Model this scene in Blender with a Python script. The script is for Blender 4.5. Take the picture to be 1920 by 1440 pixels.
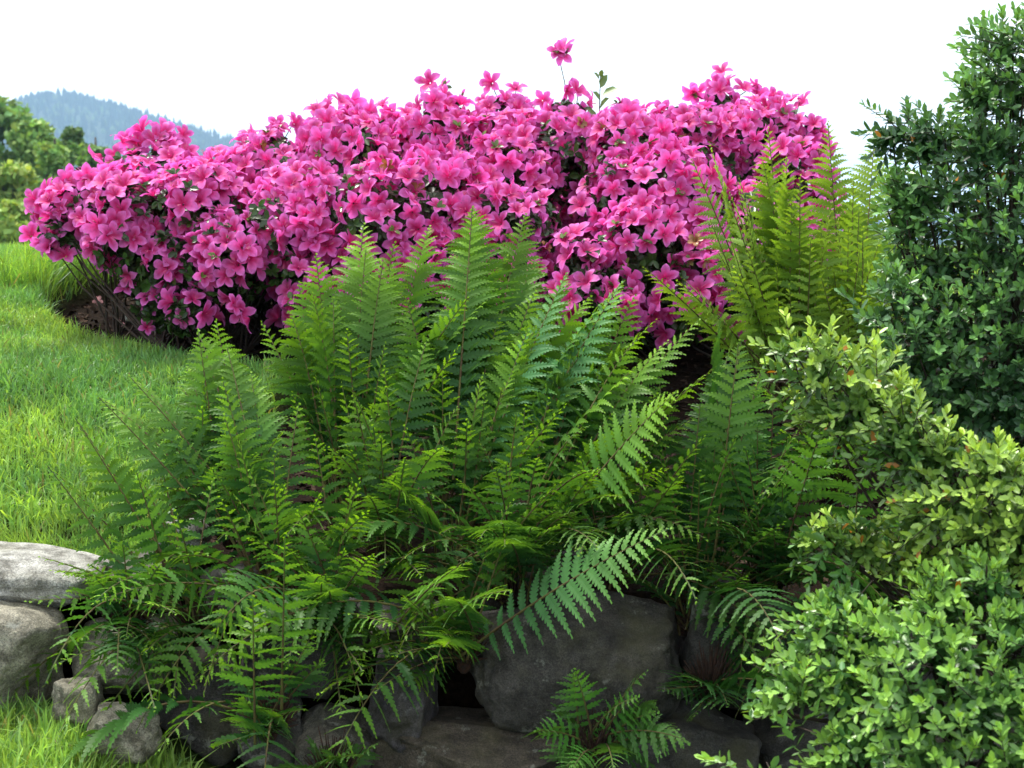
import bpy, math, random
import numpy as np
from mathutils import Vector, noise as mnoise

# ------------------------------------------------------------------ clear
for o in list(bpy.data.objects):
    bpy.data.objects.remove(o, do_unlink=True)
SC = bpy.context.scene
COL = SC.collection
rng = np.random.default_rng(7)
random.seed(7)

# ------------------------------------------------------------------ camera
CAMZ = 1.2
FPX = 2700.0                       # focal length in photo pixels (1920 wide)
HORIZON = 450.0
PITCH = math.atan((720.0 - HORIZON) / FPX)
cam_d = bpy.data.cameras.new('camera')
cam = bpy.data.objects.new('camera', cam_d)
COL.objects.link(cam)
cam.location = (0, 0, CAMZ)
cam.rotation_euler = (math.radians(90) - PITCH, 0, 0)
cam_d.sensor_width = 36.0
cam_d.lens = 36.0 * FPX / 1920.0
cam_d.clip_start = 0.05
cam_d.clip_end = 20000
cam_d.dof.use_dof = True
cam_d.dof.focus_distance = 3.05
cam_d.dof.aperture_fstop = 10.0
SC.camera = cam

# ------------------------------------------------------------------ sky, sun, exposure
SUN_EL = math.radians(64)
SUN_AZ = math.radians(-50)         # from +Y towards -X : behind the garden, a little to the left
w = bpy.data.worlds.new('World')
SC.world = w
w.use_nodes = True
nt = w.node_tree
nt.nodes.clear()
sky = nt.nodes.new('ShaderNodeTexSky')
sky.sky_type = 'NISHITA'
sky.sun_disc = False
sky.sun_elevation = SUN_EL
sky.sun_rotation = SUN_AZ
sky.air_density = 1.0
sky.dust_density = 3.0
sky.ozone_density = 1.0
hsv = nt.nodes.new('ShaderNodeHueSaturation')      # cloud cover takes the blue out of the sky
hsv.inputs['Saturation'].default_value = 0.16
mixw = nt.nodes.new('ShaderNodeMix')               # even cloud deck over the clear sky
mixw.data_type = 'RGBA'
mixw.inputs[0].default_value = 0.8
mixw.inputs[7].default_value = (9.0, 9.2, 9.5, 1)
bg = nt.nodes.new('ShaderNodeBackground')
bg.inputs['Strength'].default_value = 0.09
wo = nt.nodes.new('ShaderNodeOutputWorld')
nt.links.new(sky.outputs[0], hsv.inputs['Color'])
nt.links.new(hsv.outputs[0], mixw.inputs[6])
nt.links.new(mixw.outputs[2], bg.inputs['Color'])
nt.links.new(bg.outputs[0], wo.inputs['Surface'])

sd = bpy.data.lights.new('sun', 'SUN')
sd.energy = 2.8
sd.angle = math.radians(13)
sd.color = (1.0, 0.96, 0.88)
so = bpy.data.objects.new('sun', sd)
COL.objects.link(so)
sdir = Vector((math.sin(SUN_AZ) * math.cos(SUN_EL), math.cos(SUN_AZ) * math.cos(SUN_EL), math.sin(SUN_EL)))
so.rotation_euler = sdir.to_track_quat('Z', 'Y').to_euler()
so.location = (0, 0, 30)

SC.view_settings.view_transform = 'Standard'
SC.view_settings.look = 'None'
SC.view_settings.exposure = 1.35
SC.view_settings.gamma = 1.0
SC.view_settings.use_curve_mapping = False
SC.cycles.max_bounces = 6
SC.cycles.transmission_bounces = 4
SC.cycles.volume_bounces = 1

# ------------------------------------------------------------------ helpers
SP, CP = math.sin(PITCH), math.cos(PITCH)

def P(px, py, Y):
    """photo pixel + distance in metres (world Y) -> world point"""
    u = (px - 960.0) / FPX
    v = (720.0 - py) / FPX
    d = np.array([u, CP + v * SP, -SP + v * CP])
    return np.array([0, 0, CAMZ]) + d * (Y / d[1])

def project(pts):
    """world points -> photo pixels and depth"""
    q = pts - np.array([0, 0, CAMZ])
    dep = q[:, 1] * CP - q[:, 2] * SP
    up = q[:, 1] * SP + q[:, 2] * CP
    return np.stack([960 + FPX * q[:, 0] / dep, 720 - FPX * up / dep, dep], 1)

def sstep(a, b, x):
    t = np.clip((x - a) / (b - a), 0, 1)
    return t * t * (3 - 2 * t)

def hash3(i, j, k, s=0):
    n = (i * 374761393 + j * 668265263 + k * 2147483647 + s * 1274126177) & 0xFFFFFFFF
    n = ((n ^ (n >> 13)) * 1274126177) & 0xFFFFFFFF
    n = n ^ (n >> 16)
    return (n & 0xFFFF) / 65535.0

def vnoise(p, scale=1.0, seed=0):
    """value noise 0..1 for an (N,3) array"""
    q = np.asarray(p, float) * scale + 1000.0
    f = np.floor(q)
    i = f.astype(np.int64)
    t = q - f
    t = t * t * (3 - 2 * t)
    r = np.zeros(len(q))
    for dx in (0, 1):
        for dy in (0, 1):
            for dz in (0, 1):
                wgt = (t[:, 0] if dx else 1 - t[:, 0]) * (t[:, 1] if dy else 1 - t[:, 1]) * (t[:, 2] if dz else 1 - t[:, 2])
                r += wgt * hash3(i[:, 0] + dx, i[:, 1] + dy, i[:, 2] + dz, seed)
    return r

def norm(v):
    return v / np.maximum(np.linalg.norm(v, axis=-1, keepdims=True), 1e-9)

def make_mesh(name, V, F, mat, col=None, smooth=True):
    """one mesh from vertex and face arrays (faces: (M,3) or (M,4))"""
    V = np.ascontiguousarray(V, dtype=np.float32)
    F = np.ascontiguousarray(F, dtype=np.int32)
    me = bpy.data.meshes.new(name)
    k = F.shape[1]
    me.vertices.add(len(V))
    me.vertices.foreach_set('co', V.ravel())
    me.loops.add(F.size)
    me.loops.foreach_set('vertex_index', F.ravel())
    me.polygons.add(len(F))
    me.polygons.foreach_set('loop_start', np.arange(0, F.size, k, dtype=np.int32))
    me.polygons.foreach_set('loop_total', np.full(len(F), k, dtype=np.int32))
    me.polygons.foreach_set('use_smooth', np.full(len(F), smooth, dtype=bool))
    me.update(calc_edges=True)
    if col is not None:
        a = me.color_attributes.new('Col', 'FLOAT_COLOR', 'POINT')
        c = np.ones((len(V), 4), dtype=np.float32)
        c[:, :3] = col
        a.data.foreach_set('color', c.ravel())
    me.materials.append(mat)
    return me

def link(name, data, parent=None, label=None, cat=None, group=None, kind=None):
    o = bpy.data.objects.new(name, data)
    COL.objects.link(o)
    if parent is not None:
        o.parent = parent
    if label: o['label'] = label
    if cat: o['category'] = cat
    if group: o['group'] = group
    if kind: o['kind'] = kind
    return o

def thing(name, loc, label, cat, group=None):
    o = link(name, None, None, label, cat, group)
    o.location = tuple(float(c) for c in loc)
    o.empty_display_size = 0.05
    return o

class Soup:
    """collects vertices, faces and colours"""
    def __init__(s):
        s.V, s.F, s.C, s.n = [], [], [], 0
    def add(s, V, F, C):
        s.V.append(V); s.F.append(F + s.n)
        C = np.asarray(C, float)
        if C.ndim == 1: C = np.tile(C, (len(V), 1))
        s.C.append(C); s.n += len(V)
    def mesh(s, name, mat, origin=None, smooth=True):
        V = np.concatenate(s.V)
        if origin is not None: V = V - np.asarray(origin)
        return make_mesh(name, V, np.concatenate(s.F), mat, np.concatenate(s.C), smooth)

def tube(pts, rad, sides=5, close=True):
    """tapered tube through pts, quads"""
    pts = np.asarray(pts, float)
    n = len(pts)
    rad = np.broadcast_to(np.asarray(rad, float), (n,))
    T = norm(np.gradient(pts, axis=0))
    ref = np.array([0.31, 0.77, 0.55]); ref /= np.linalg.norm(ref)
    A = norm(np.cross(T, ref)); B = np.cross(T, A)
    ang = np.arange(sides) * 2 * math.pi / sides
    V = pts[:, None, :] + rad[:, None, None] * (np.cos(ang)[None, :, None] * A[:, None, :] + np.sin(ang)[None, :, None] * B[:, None, :])
    V = V.reshape(-1, 3)
    i = np.arange(n - 1)[:, None] * sides
    j = np.arange(sides)[None, :]
    j2 = (j + 1) % sides
    F = np.stack([i + j, i + j2, i + sides + j2, i + sides + j], -1).reshape(-1, 4)
    return V, F

def stamp(TV, TF, TC, R, S, O, tint=None):
    """many copies of a template: R (N,3,3) columns = local axes, S (N,) scale, O (N,3)"""
    N = len(O)
    V = np.einsum('nij,vj->nvi', R, TV) * S[:, None, None] + O[:, None, :]
    F = (TF[None] + (np.arange(N) * len(TV))[:, None, None]).reshape(-1, TF.shape[1])
    C = np.broadcast_to(TC[None], (N, len(TV), 3)).copy()
    if tint is not None: C *= tint[:, None, :]
    return V.reshape(-1, 3), F, C.reshape(-1, 3)

def frames(Z, X=None, spin=None):
    """orthonormal frames whose third axis is Z"""
    Z = norm(Z)
    if X is None:
        X = rng.normal(size=Z.shape)
    X = norm(X - Z * np.sum(X * Z, 1, keepdims=True))
    Y = np.cross(Z, X)
    return np.stack([X, Y, Z], -1)

# ------------------------------------------------------------------ materials
def nodes(name):
    m = bpy.data.materials.new(name)
    m.use_nodes = True
    t = m.node_tree
    b = t.nodes['Principled BSDF']
    return m, t, b

def leaf_material(name, rough=0.5, trans=0.35, spec=0.4, vary=0.35, scale=30.0, warm=(1.25, 1.15, 0.45)):
    """thin living tissue: colour attribute, small blotches, light passing through"""
    m, t, b = nodes(name)
    at = t.nodes.new('ShaderNodeVertexColor'); at.layer_name = 'Col'
    no = t.nodes.new('ShaderNodeTexNoise'); no.inputs['Scale'].default_value = scale
    no.inputs['Detail'].default_value = 3
    geo = t.nodes.new('ShaderNodeNewGeometry')
    t.links.new(geo.outputs['Position'], no.inputs['Vector'])
    mr = t.nodes.new('ShaderNodeMapRange')
    mr.inputs[1].default_value = 0.3; mr.inputs[2].default_value = 0.7
    mr.inputs[3].default_value = 1 - vary; mr.inputs[4].default_value = 1 + vary
    t.links.new(no.outputs['Fac'], mr.inputs[0])
    mu = t.nodes.new('ShaderNodeVectorMath'); mu.operation = 'SCALE'
    t.links.new(at.outputs['Color'], mu.inputs[0]); t.links.new(mr.outputs[0], mu.inputs['Scale'])
    t.links.new(mu.outputs[0], b.inputs['Base Color'])
    b.inputs['Roughness'].default_value = rough
    b.inputs['Specular IOR Level'].default_value = spec
    tr = t.nodes.new('ShaderNodeBsdfTranslucent')
    wm = t.nodes.new('ShaderNodeVectorMath'); wm.operation = 'MULTIPLY'
    wm.inputs[1].default_value = warm
    t.links.new(mu.outputs[0], wm.inputs[0]); t.links.new(wm.outputs[0], tr.inputs['Color'])
    mx = t.nodes.new('ShaderNodeMixShader'); mx.inputs[0].default_value = trans
    t.links.new(b.outputs[0], mx.inputs[1]); t.links.new(tr.outputs[0], mx.inputs[2])
    t.links.new(mx.outputs[0], t.nodes['Material Output'].inputs['Surface'])
    return m

def bark_material(name, c1, c2, scale=60):
    m, t, b = nodes(name)
    no = t.nodes.new('ShaderNodeTexNoise'); no.inputs['Scale'].default_value = scale; no.inputs['Detail'].default_value = 6
    geo = t.nodes.new('ShaderNodeNewGeometry'); t.links.new(geo.outputs['Position'], no.inputs['Vector'])
    cr = t.nodes.new('ShaderNodeValToRGB')
    cr.color_ramp.elements[0].position = 0.35; cr.color_ramp.elements[0].color = (*c1, 1)
    cr.color_ramp.elements[1].position = 0.65; cr.color_ramp.elements[1].color = (*c2, 1)
    t.links.new(no.outputs['Fac'], cr.inputs[0]); t.links.new(cr.outputs[0], b.inputs['Base Color'])
    b.inputs['Roughness'].default_value = 0.9
    bu = t.nodes.new('ShaderNodeBump'); bu.inputs['Strength'].default_value = 0.6; bu.inputs['Distance'].default_value = 0.004
    t.links.new(no.outputs['Fac'], bu.inputs['Height']); t.links.new(bu.outputs[0], b.inputs['Normal'])
    return m

def stone_material():
    m, t, b = nodes('granite')
    L = t.links.new
    geo = t.nodes.new('ShaderNodeNewGeometry')
    at = t.nodes.new('ShaderNodeVertexColor'); at.layer_name = 'Col'
    def noise(scale, det, rough=0.6):
        n = t.nodes.new('ShaderNodeTexNoise'); n.inputs['Scale'].default_value = scale
        n.inputs['Detail'].default_value = det; n.inputs['Roughness'].default_value = rough
        L(geo.outputs['Position'], n.inputs['Vector']); return n
    def ramp(src, p0, c0, p1, c1):
        r = t.nodes.new('ShaderNodeValToRGB')
        r.color_ramp.elements[0].position = p0; r.color_ramp.elements[0].color = (*c0, 1)
        r.color_ramp.elements[1].position = p1; r.color_ramp.elements[1].color = (*c1, 1)
        L(src, r.inputs[0]); return r
    def mix(kind, fac, a, c):
        x = t.nodes.new('ShaderNodeMix'); x.data_type = 'RGBA'; x.blend_type = kind
        if isinstance(fac, float): x.inputs[0].default_value = fac
        else: L(fac, x.inputs[0])
        L(a, x.inputs[6])
        if isinstance(c, tuple): x.inputs[7].default_value = (*c, 1)
        else: L(c, x.inputs[7])
        return x.outputs[2]
    grain = noise(330, 4, 0.75); blot = noise(26, 6, 0.65); broad = noise(7, 4); lich = noise(16, 8, 0.7)
    g = ramp(grain.outputs['Fac'], 0.36, (0.35, 0.35, 0.36), 0.66, (1.35, 1.33, 1.28))
    bl = ramp(blot.outputs['Fac'], 0.34, (0.33, 0.32, 0.29), 0.62, (1.25, 1.25, 1.22))
    c = mix('MULTIPLY', 1.0, at.outputs['Color'], g.outputs[0])
    c = mix('MULTIPLY', 1.0, c, bl.outputs[0])
    moss = ramp(broad.outputs['Fac'], 0.5, (0, 0, 0), 0.75, (0.55, 0.55, 0.55))
    c = mix('MIX', moss.outputs[0], c, (0.09, 0.085, 0.03))
    lr = ramp(lich.outputs['Fac'], 0.60, (0, 0, 0), 0.66, (0.45, 0.45, 0.45))
    mul = t.nodes.new('ShaderNodeMix'); mul.data_type = 'RGBA'; mul.blend_type = 'MIX'
    L(lr.outputs[0], mul.inputs[0]); L(c, mul.inputs[6]); mul.inputs[7].default_value = (0.33, 0.34, 0.29, 1)
    L(mul.outputs[2], b.inputs['Base Color'])
    b.inputs['Roughness'].default_value = 0.88
    bu = t.nodes.new('ShaderNodeBump'); bu.inputs['Strength'].default_value = 0.9; bu.inputs['Distance'].default_value = 0.014
    b2 = t.nodes.new('ShaderNodeBump'); b2.inputs['Strength'].default_value = 0.5; b2.inputs['Distance'].default_value = 0.0015
    L(blot.outputs['Fac'], bu.inputs['Height']); L(grain.outputs['Fac'], b2.inputs['Height'])
    L(bu.outputs[0], b2.inputs['Normal']); L(b2.outputs[0], b.inputs['Normal'])
    return m

def ground_material():
    m, t, b = nodes('earth')
    L = t.links.new
    geo = t.nodes.new('ShaderNodeNewGeometry')
    at = t.nodes.new('ShaderNodeVertexColor'); at.layer_name = 'Col'
    n1 = t.nodes.new('ShaderNodeTexNoise'); n1.inputs['Scale'].default_value = 90; n1.inputs['Detail'].default_value = 8
    n1.inputs['Roughness'].default_value = 0.7
    L(geo.outputs['Position'], n1.inputs['Vector'])
    cr = t.nodes.new('ShaderNodeValToRGB')
    cr.color_ramp.elements[0].position = 0.35; cr.color_ramp.elements[0].color = (0.35, 0.35, 0.35, 1)
    cr.color_ramp.elements[1].position = 0.7; cr.color_ramp.elements[1].color = (1.5, 1.5, 1.5, 1)
    L(n1.outputs['Fac'], cr.inputs[0])
    mx = t.nodes.new('ShaderNodeMix'); mx.data_type = 'RGBA'; mx.blend_type = 'MULTIPLY'; mx.inputs[0].default_value = 1
    L(at.outputs['Color'], mx.inputs[6]); L(cr.outputs[0], mx.inputs[7])
    L(mx.outputs[2], b.inputs['Base Color'])
    b.inputs['Roughness'].default_value = 1.0
    b.inputs['Specular IOR Level'].default_value = 0.1
    bu = t.nodes.new('ShaderNodeBump'); bu.inputs['Strength'].default_value = 1.0; bu.inputs['Distance'].default_value = 0.012
    L(n1.outputs['Fac'], bu.inputs['Height']); L(bu.outputs[0], b.inputs['Normal'])
    return m

M_FERN = leaf_material('fern_leaf', 0.5, 0.40, 0.24, 0.22, 18)
M_RACHIS = bark_material('fern_stalk', (0.10, 0.10, 0.02), (0.06, 0.035, 0.012), 30)
M_CHAFF = bark_material('fern_chaff', (0.05, 0.018, 0.008), (0.015, 0.007, 0.005), 120)
M_GRASS = leaf_material('grass_blade', 0.45, 0.40, 0.35, 0.25, 5)
M_PETAL = leaf_material('azalea_petal', 0.55, 0.45, 0.25, 0.15, 90, (1.0, 0.85, 1.05))
M_AZLEAF = leaf_material('azalea_leaf', 0.35, 0.18, 0.5, 0.3, 40)
M_BOX = leaf_material('boxwood_leaf', 0.33, 0.25, 0.5, 0.2, 40)
M_TREE = leaf_material('tree_leaf', 0.6, 0.30, 0.2, 0.25, 0.5)
M_FOREST = leaf_material('forest', 0.8, 0.0, 0.1, 0.2, 0.02)
M_TWIG = bark_material('twig', (0.022, 0.014, 0.010), (0.055, 0.036, 0.026))
M_TRUNK = bark_material('tree_bark', (0.05, 0.04, 0.03), (0.13, 0.11, 0.09), 3)
M_STONE = stone_material()
M_EARTH = ground_material()
M_PATH = bark_material('gravel', (0.30, 0.29, 0.27), (0.42, 0.41, 0.39), 40)

# ------------------------------------------------------------------ terrain
YK = [2.0, 2.85, 3.3, 4.0, 5.0, 6.0, 7.0, 10.0, 20.0, 45.0, 90.0, 6000.0]
ZK = [0.30, 0.58, 0.74, 0.95, 1.09, 1.143, 1.12, 0.85, -0.9, -4.0, -6.0, -6.0]

def wall_line(x):
    return 2.80 + 0.0 * x

def bed_mask(x, y):
    e = ((x + 0.16) / 1.33) ** 2 + ((y - 4.62) / 0.86) ** 2
    wob = 0.10 * (vnoise(np.stack([x, y, 0 * x], -1).reshape(-1, 3), 2.6, 3).reshape(np.shape(x)) - 0.5)
    a = 1 - sstep(0.95, 1.03, e + wob)
    b = sstep(-0.72, -0.62, x + wob * 1.5 - 0.10 * (y - 3.2)) * (1 - sstep(4.3, 4.5, y))
    b2 = sstep(-1.25, -1.05, x + 0.9 * (y - 2.8)) * (1 - sstep(2.9, 3.0, y)) * 0.7
    return np.maximum(np.maximum(a, b), b2)

def ground_h(x, y, detail=True):
    x = np.asarray(x, float); y = np.asarray(y, float)
    zu = 0
    for d in (-0.35, -0.2, 0, 0.2, 0.35):
        zu = zu + np.interp(y + d * np.clip((y - 2.7), 0.0, 1.0), YK, ZK) / 5
    zl = 0.33 - 0.16 * sstep(-0.85, -0.35, x) + (y - 2.6) * 0.10
    zl = np.maximum(zl, -0.4)
    s = sstep(2.74, 2.83, y)
    z = zl * (1 - s) + zu * s
    near = 1 - sstep(9, 16, y)
    bm = bed_mask(x, y) * s
    z = z - 0.085 * bm * near
    if detail:
        p = np.stack([x, y, 0 * x], -1).reshape(-1, 3)
        n = (vnoise(p, 1.7, 1) - 0.5) * 0.05 + (vnoise(p, 9, 2) - 0.5) * 0.018
        z = z + n.reshape(x.shape) * near
    return z

def build_ground():
    xs = np.concatenate([-np.geomspace(6000, 3.4, 40), np.arange(-3.3, 3.31, 0.042), np.geomspace(3.4, 6000, 40)])
    ys = np.concatenate([-np.geomspace(3000, 1.0, 14), np.arange(-0.9, 2.3, 0.1), np.arange(2.3, 6.6, 0.03), np.geomspace(6.65, 6000, 70)])
    X, Y = np.meshgrid(xs, ys)
    Z = ground_h(X, Y)
    V = np.stack([X, Y, Z], -1).reshape(-1, 3)
    ny, nx = X.shape
    i = np.arange(ny - 1)[:, None] * nx; j = np.arange(nx - 1)[None]
    F = np.stack([i + j, i + j + 1, i + nx + j + 1, i + nx + j], -1).reshape(-1, 4)
    bm = bed_mask(X, Y).ravel()
    yy = Y.ravel()
    face = ((yy > 2.66) & (yy < 2.87)).astype(float)
    k = np.maximum(bm * (yy > 2.6), face)[:, None]
    grass = np.array([0.045, 0.075, 0.014]); soil = np.array([0.017, 0.010, 0.006])
    C = grass * (1 - k) + soil * k
    link('ground', make_mesh('ground', V, F, M_EARTH, C), kind='structure')
build_ground()

def build_path():
    """pale gravel path running along the far side of the crest"""
    xs = np.linspace(-12, 12, 121)
    rows = []
    for y in (6.55, 6.85, 7.25):
        rows.append(np.stack([xs, np.full_like(xs, y) + 0.05 * np.sin(xs), ground_h(xs, np.full_like(xs, y), False) + 0.045], -1))
    V = np.concatenate(rows)
    n = len(xs)
    i = np.arange(2)[:, None] * n; j = np.arange(n - 1)[None]
    F = np.stack([i + j, i + j + 1, i + n + j + 1, i + n + j], -1).reshape(-1, 4)
    link('path', make_mesh('path', V, F, M_PATH), kind='structure')
build_path()

# ------------------------------------------------------------------ far hill with its forest
HILL_Y = 2500.0
RID_X = [-1400, -500, -250, -100, 0, 40, 75, 130, 190, 250, 330, 400, 470, 540, 640, 760, 900, 1500, 2400, 3400]
RID_Y = [340, 310, 268, 246, 234, 218, 198, 190, 202, 218, 243, 264, 287, 318, 360, 405, 432, 424, 405, 385]

def hill_z(x, y):
    px = 960 + FPX * x / (HILL_Y * CP / CP)
    ridge = CAMZ + (HORIZON - np.interp(px, RID_X, RID_Y)) / FPX * HILL_Y
    d = np.abs(y - HILL_Y) / 1300.0
    f = np.clip(1 - d, 0, 1)
    f = f ** 1.2
    p = np.stack([x, y, 0 * x], -1).reshape(-1, 3)
    n = ((vnoise(p, 1 / 260.0, 5) - 0.5) * 44 + (vnoise(p, 1 / 90.0, 6) - 0.5) * 18).reshape(np.shape(x))
    return -7 + np.maximum(ridge + 7, 0) * f + n * f * sstep(0.0, 0.25, d)

def build_hill():
    xs = np.arange(-3000, 2600, 30.0); ys = np.arange(1150, 3850, 30.0)
    X, Y = np.meshgrid(xs, ys)
    V = np.stack([X, Y, hill_z(X, Y)], -1).reshape(-1, 3)
    ny, nx = X.shape
    i = np.arange(ny - 1)[:, None] * nx; j = np.arange(nx - 1)[None]
    F = np.stack([i + j, i + j + 1, i + nx + j + 1, i + nx + j], -1).reshape(-1, 4)
    link('hill', make_mesh('hill', V, F, M_FOREST, np.array([0.02, 0.035, 0.015])), kind='structure')
    N = 12000
    x = rng.uniform(-1350, -80, N); y = rng.uniform(1350, 2560, N)
    # extra trees along the ridge so that its outline is spiky
    x[:1500] = rng.uniform(-1350, -80, 1500); y[:1500] = rng.uniform(2440, 2520, 1500)
    x[1500:3300] = rng.uniform(-80, 1700, 1800)
    z = hill_z(x, y)
    dec = rng.random(N) < 0.25 + 0.3 * (vnoise(np.stack([x, y, 0 * x], -1), 1 / 70.0, 9) > 0.6)
    # conifer: two stacked cones; broadleaf: a rough double cone
    a = np.arange(6) * math.pi / 3
    ring = lambda r, zz: np.stack([r * np.cos(a), r * np.sin(a), np.full(6, zz)], -1)
    TV = np.concatenate([ring(0.20, 0.08), [[0, 0, 0.72]], ring(0.13, 0.48), [[0, 0, 1.0]]])
    j = np.arange(6); j2 = (j + 1) % 6
    TF = np.concatenate([np.stack([j, j2, np.full(6, 6)], -1), np.stack([7 + j, 7 + j2, np.full(6, 13)], -1)])
    DV = np.concatenate([ring(0.34, 0.45), [[0, 0, 0.9]], ring(0.25, 0.25), [[0, 0, 0.8]]])
    S = Soup()
    for sel, tv, lo, hi, base in ((~dec, TV, 14, 25, (0.012, 0.030, 0.016)), (dec, DV, 10, 16, (0.05, 0.085, 0.02))):
        n = sel.sum()
        Zv = np.tile([[0, 0, 1.0]], (n, 1)) + rng.normal(0, 0.03, (n, 3))
        R = frames(Zv)
        s = rng.uniform(lo, hi, n)
        tint = rng.uniform(0.6, 1.5, (n, 1)) * np.array([[1, 1, 1.0]]) + rng.uniform(-0.15, 0.15, (n, 3))
        V, F, C = stamp(tv, TF, np.tile(base, (len(tv), 1)), R, s, np.stack([x[sel], y[sel], z[sel] - 1], -1), tint)
        S.add(V, F, C)
    link('forest', S.mesh('forest', M_FOREST, smooth=False), kind='stuff',
         label='far-off forest of conifers covering the hazy blue hill', cat='forest')
build_hill()

# ------------------------------------------------------------------ trees beyond the lawn
QV = np.array([[-.5, -.32, 0], [.5, -.32, 0.05], [.55, .32, 0], [-.45, .34, 0.06]])
QF = np.array([[0, 1, 2, 3]])

def build_tree(px, py_top, Y, width, label, kind='broad', tone=(0.075, 0.135, 0.03), n=13500):
    top = P(px, py_top, Y)
    gz = float(ground_h(np.array([top[0]]), np.array([Y]), False)[0])
    base = np.array([top[0], Y, gz])
    H = top[2] - gz
    R = width / FPX * Y / 2
    root = thing('broadleaf_tree' if kind == 'broad' else 'conifer_tree', base, label, 'tree')
    # trunk with limbs
    V, F = tube([[0, 0, -0.3], [0.05, 0, H * .3], [-.05, .05, H * .6], [0, 0, H * .92]], [H * .022, H * .017, H * .011, H * .003], 7)
    S = Soup(); S.add(V, F, (1, 1, 1))
    lob = []
    nl = 70
    for k in range(nl):
        if kind == 'broad':
            zz = H * (1 - 0.95 * rng.random() ** 1.15) * .97
            rr = R * math.sqrt(max(0.02, 1 - (max(zz / H - 0.45, 0) / 0.56) ** 2))
        else:
            zz = H * rng.uniform(0.1, 0.98); rr = R * (1.02 - zz / H)
        a = rng.uniform(0, 2 * math.pi); q = rr * math.sqrt(rng.uniform(0.1, 0.85))
        c = np.array([q * math.cos(a), q * math.sin(a), zz])
        lr = (R * rng.uniform(0.26, 0.42)) if kind == 'broad' else max(0.25, rr * rng.uniform(.3, .55))
        lob.append((c, lr))
        st = np.array([0, 0, max(0.1 * H, zz - q * 0.9)])
        V, F = tube([st, (st + c) / 2 + [0, 0, 0.08 * H * rng.uniform(-.3, 1)], c], [H * .007, H * .004, H * .0015], 5)
        S.add(V, F, (1, 1, 1))
    link('trunk', S.mesh('trunk', M_TRUNK), root)
    pts, tl = [], []
    per = n // nl
    for c, lr in lob:
        d = norm(rng.normal(size=(per, 3)))
        rad = lr * rng.uniform(0.4, 1.25, (per, 1))
        p = c + d * rad * np.array([1.15, 1.15, 0.75])
        pts.append(p)
        tl.append(np.full(per, rng.uniform(0.75, 1.3)))
    O = np.concatenate(pts); O[:, 2] = np.maximum(O[:, 2], 0.05 * H)
    T = np.concatenate(tl)
    N = len(O)
    Rm = frames(rng.normal(size=(N, 3)) + np.array([0, -0.3, 0.5]))
    tint = T[:, None] * rng.uniform(0.7, 1.3, (N, 1)) * np.ones((1, 3))
    tint[:, 0] *= rng.uniform(0.8, 1.2, N)
    Vv, Ff, Cc = stamp(QV, QF, np.tile(tone, (4, 1)), Rm, rng.uniform(0.16, 0.40, N) * (R / 2.2) ** .5, O, tint)
    link('crown', make_mesh('crown', Vv, Ff, M_TREE, Cc, False), root, kind='stuff')

G1 = (0.19, 0.31, 0.085); G2 = (0.15, 0.26, 0.08); G3 = (0.27, 0.38, 0.095)
TREES = [
    (-15, 186, 78, 170, 'tallest rounded broadleaf tree against the hazy hill', 'broad', G2),
    (62, 228, 74, 110, 'rounded broadleaf tree beside the tallest tree', 'broad', G1),
    (130, 236, 72, 84, 'narrow tree standing before the blue hill', 'broad', G2),
    (180, 272, 66, 90, 'low tree ending the tree belt just above the azalea', 'broad', G2),
    (98, 268, 62, 95, 'mid green tree in front of the narrow tree', 'broad', G1),
    (20, 300, 52, 120, 'pale yellow-green bushy tree in front of the tree belt', 'broad', G3),
    (100, 335, 47, 130, 'light green drooping tree just beyond the lawn crest', 'broad', G1),
    (-50, 330, 50, 110, 'shaded tree at the edge of the tree belt', 'broad', G2),
    (35, 385, 40, 120, 'low yellow-green bush behind the lawn crest', 'broad', G3),
    (175, 360, 45, 120, 'dark green tree half hidden behind the pink azalea', 'broad', G2),
]
for a in TREES:
    build_tree(*a)

# ------------------------------------------------------------------ stones
def stone_mesh(size, seed, colr, cuts=7, rough=0.085):
    n = 26
    vs, fs, off = [], [], 0
    lin = np.tan(np.linspace(-1, 1, n) * math.pi / 4)
    A, B = np.meshgrid(lin, lin)
    one = np.ones_like(A)
    for M in (np.stack([one, A, B], -1), np.stack([-one, -A, B], -1), np.stack([-A, one, B], -1), np.stack([A, -one, B], -1), np.stack([-B, A, one], -1), np.stack([B, A, -one], -1)):
        vs.append(M.reshape(-1, 3))
        i = np.arange(n - 1)[:, None] * n; j = np.arange(n - 1)[None]
        fs.append(np.stack([i + j, i + j + 1, i + n + j + 1, i + n + j], -1).reshape(-1, 4) + off)
        off += n * n
    V = np.concatenate(vs); F = np.concatenate(fs)
    key = np.round(V, 5)
    u, inv = np.unique(key, axis=0, return_inverse=True)
    inv = inv.ravel()
    F = inv[F]; D = norm(u)
    r = np.random.default_rng(seed)
    # rounded box
    p = 4.5
    V = D / (np.sum(np.abs(D) ** p, 1, keepdims=True) ** (1 / p))
    for _ in range(cuts):
        nrm = norm(r.normal(size=3) * [1, .8, 1]); d0 = r.uniform(0.74, 1.02)
        over = np.maximum(V @ nrm - d0, 0)
        V = V - over[:, None] * nrm * 0.97
    q = D * 1.0 + seed * 3.7
    V = V * (1 + rough * 2.2 * (vnoise(q, 1.6, seed) - 0.5) + rough * 1.4 * (vnoise(q, 4, seed + 1) - 0.5) + rough * .7 * (vnoise(q, 10, seed + 2) - 0.5))[:, None]
    V = V * np.asarray(size)
    return make_mesh('stone', V, F, M_STONE, np.asarray(colr))

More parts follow.
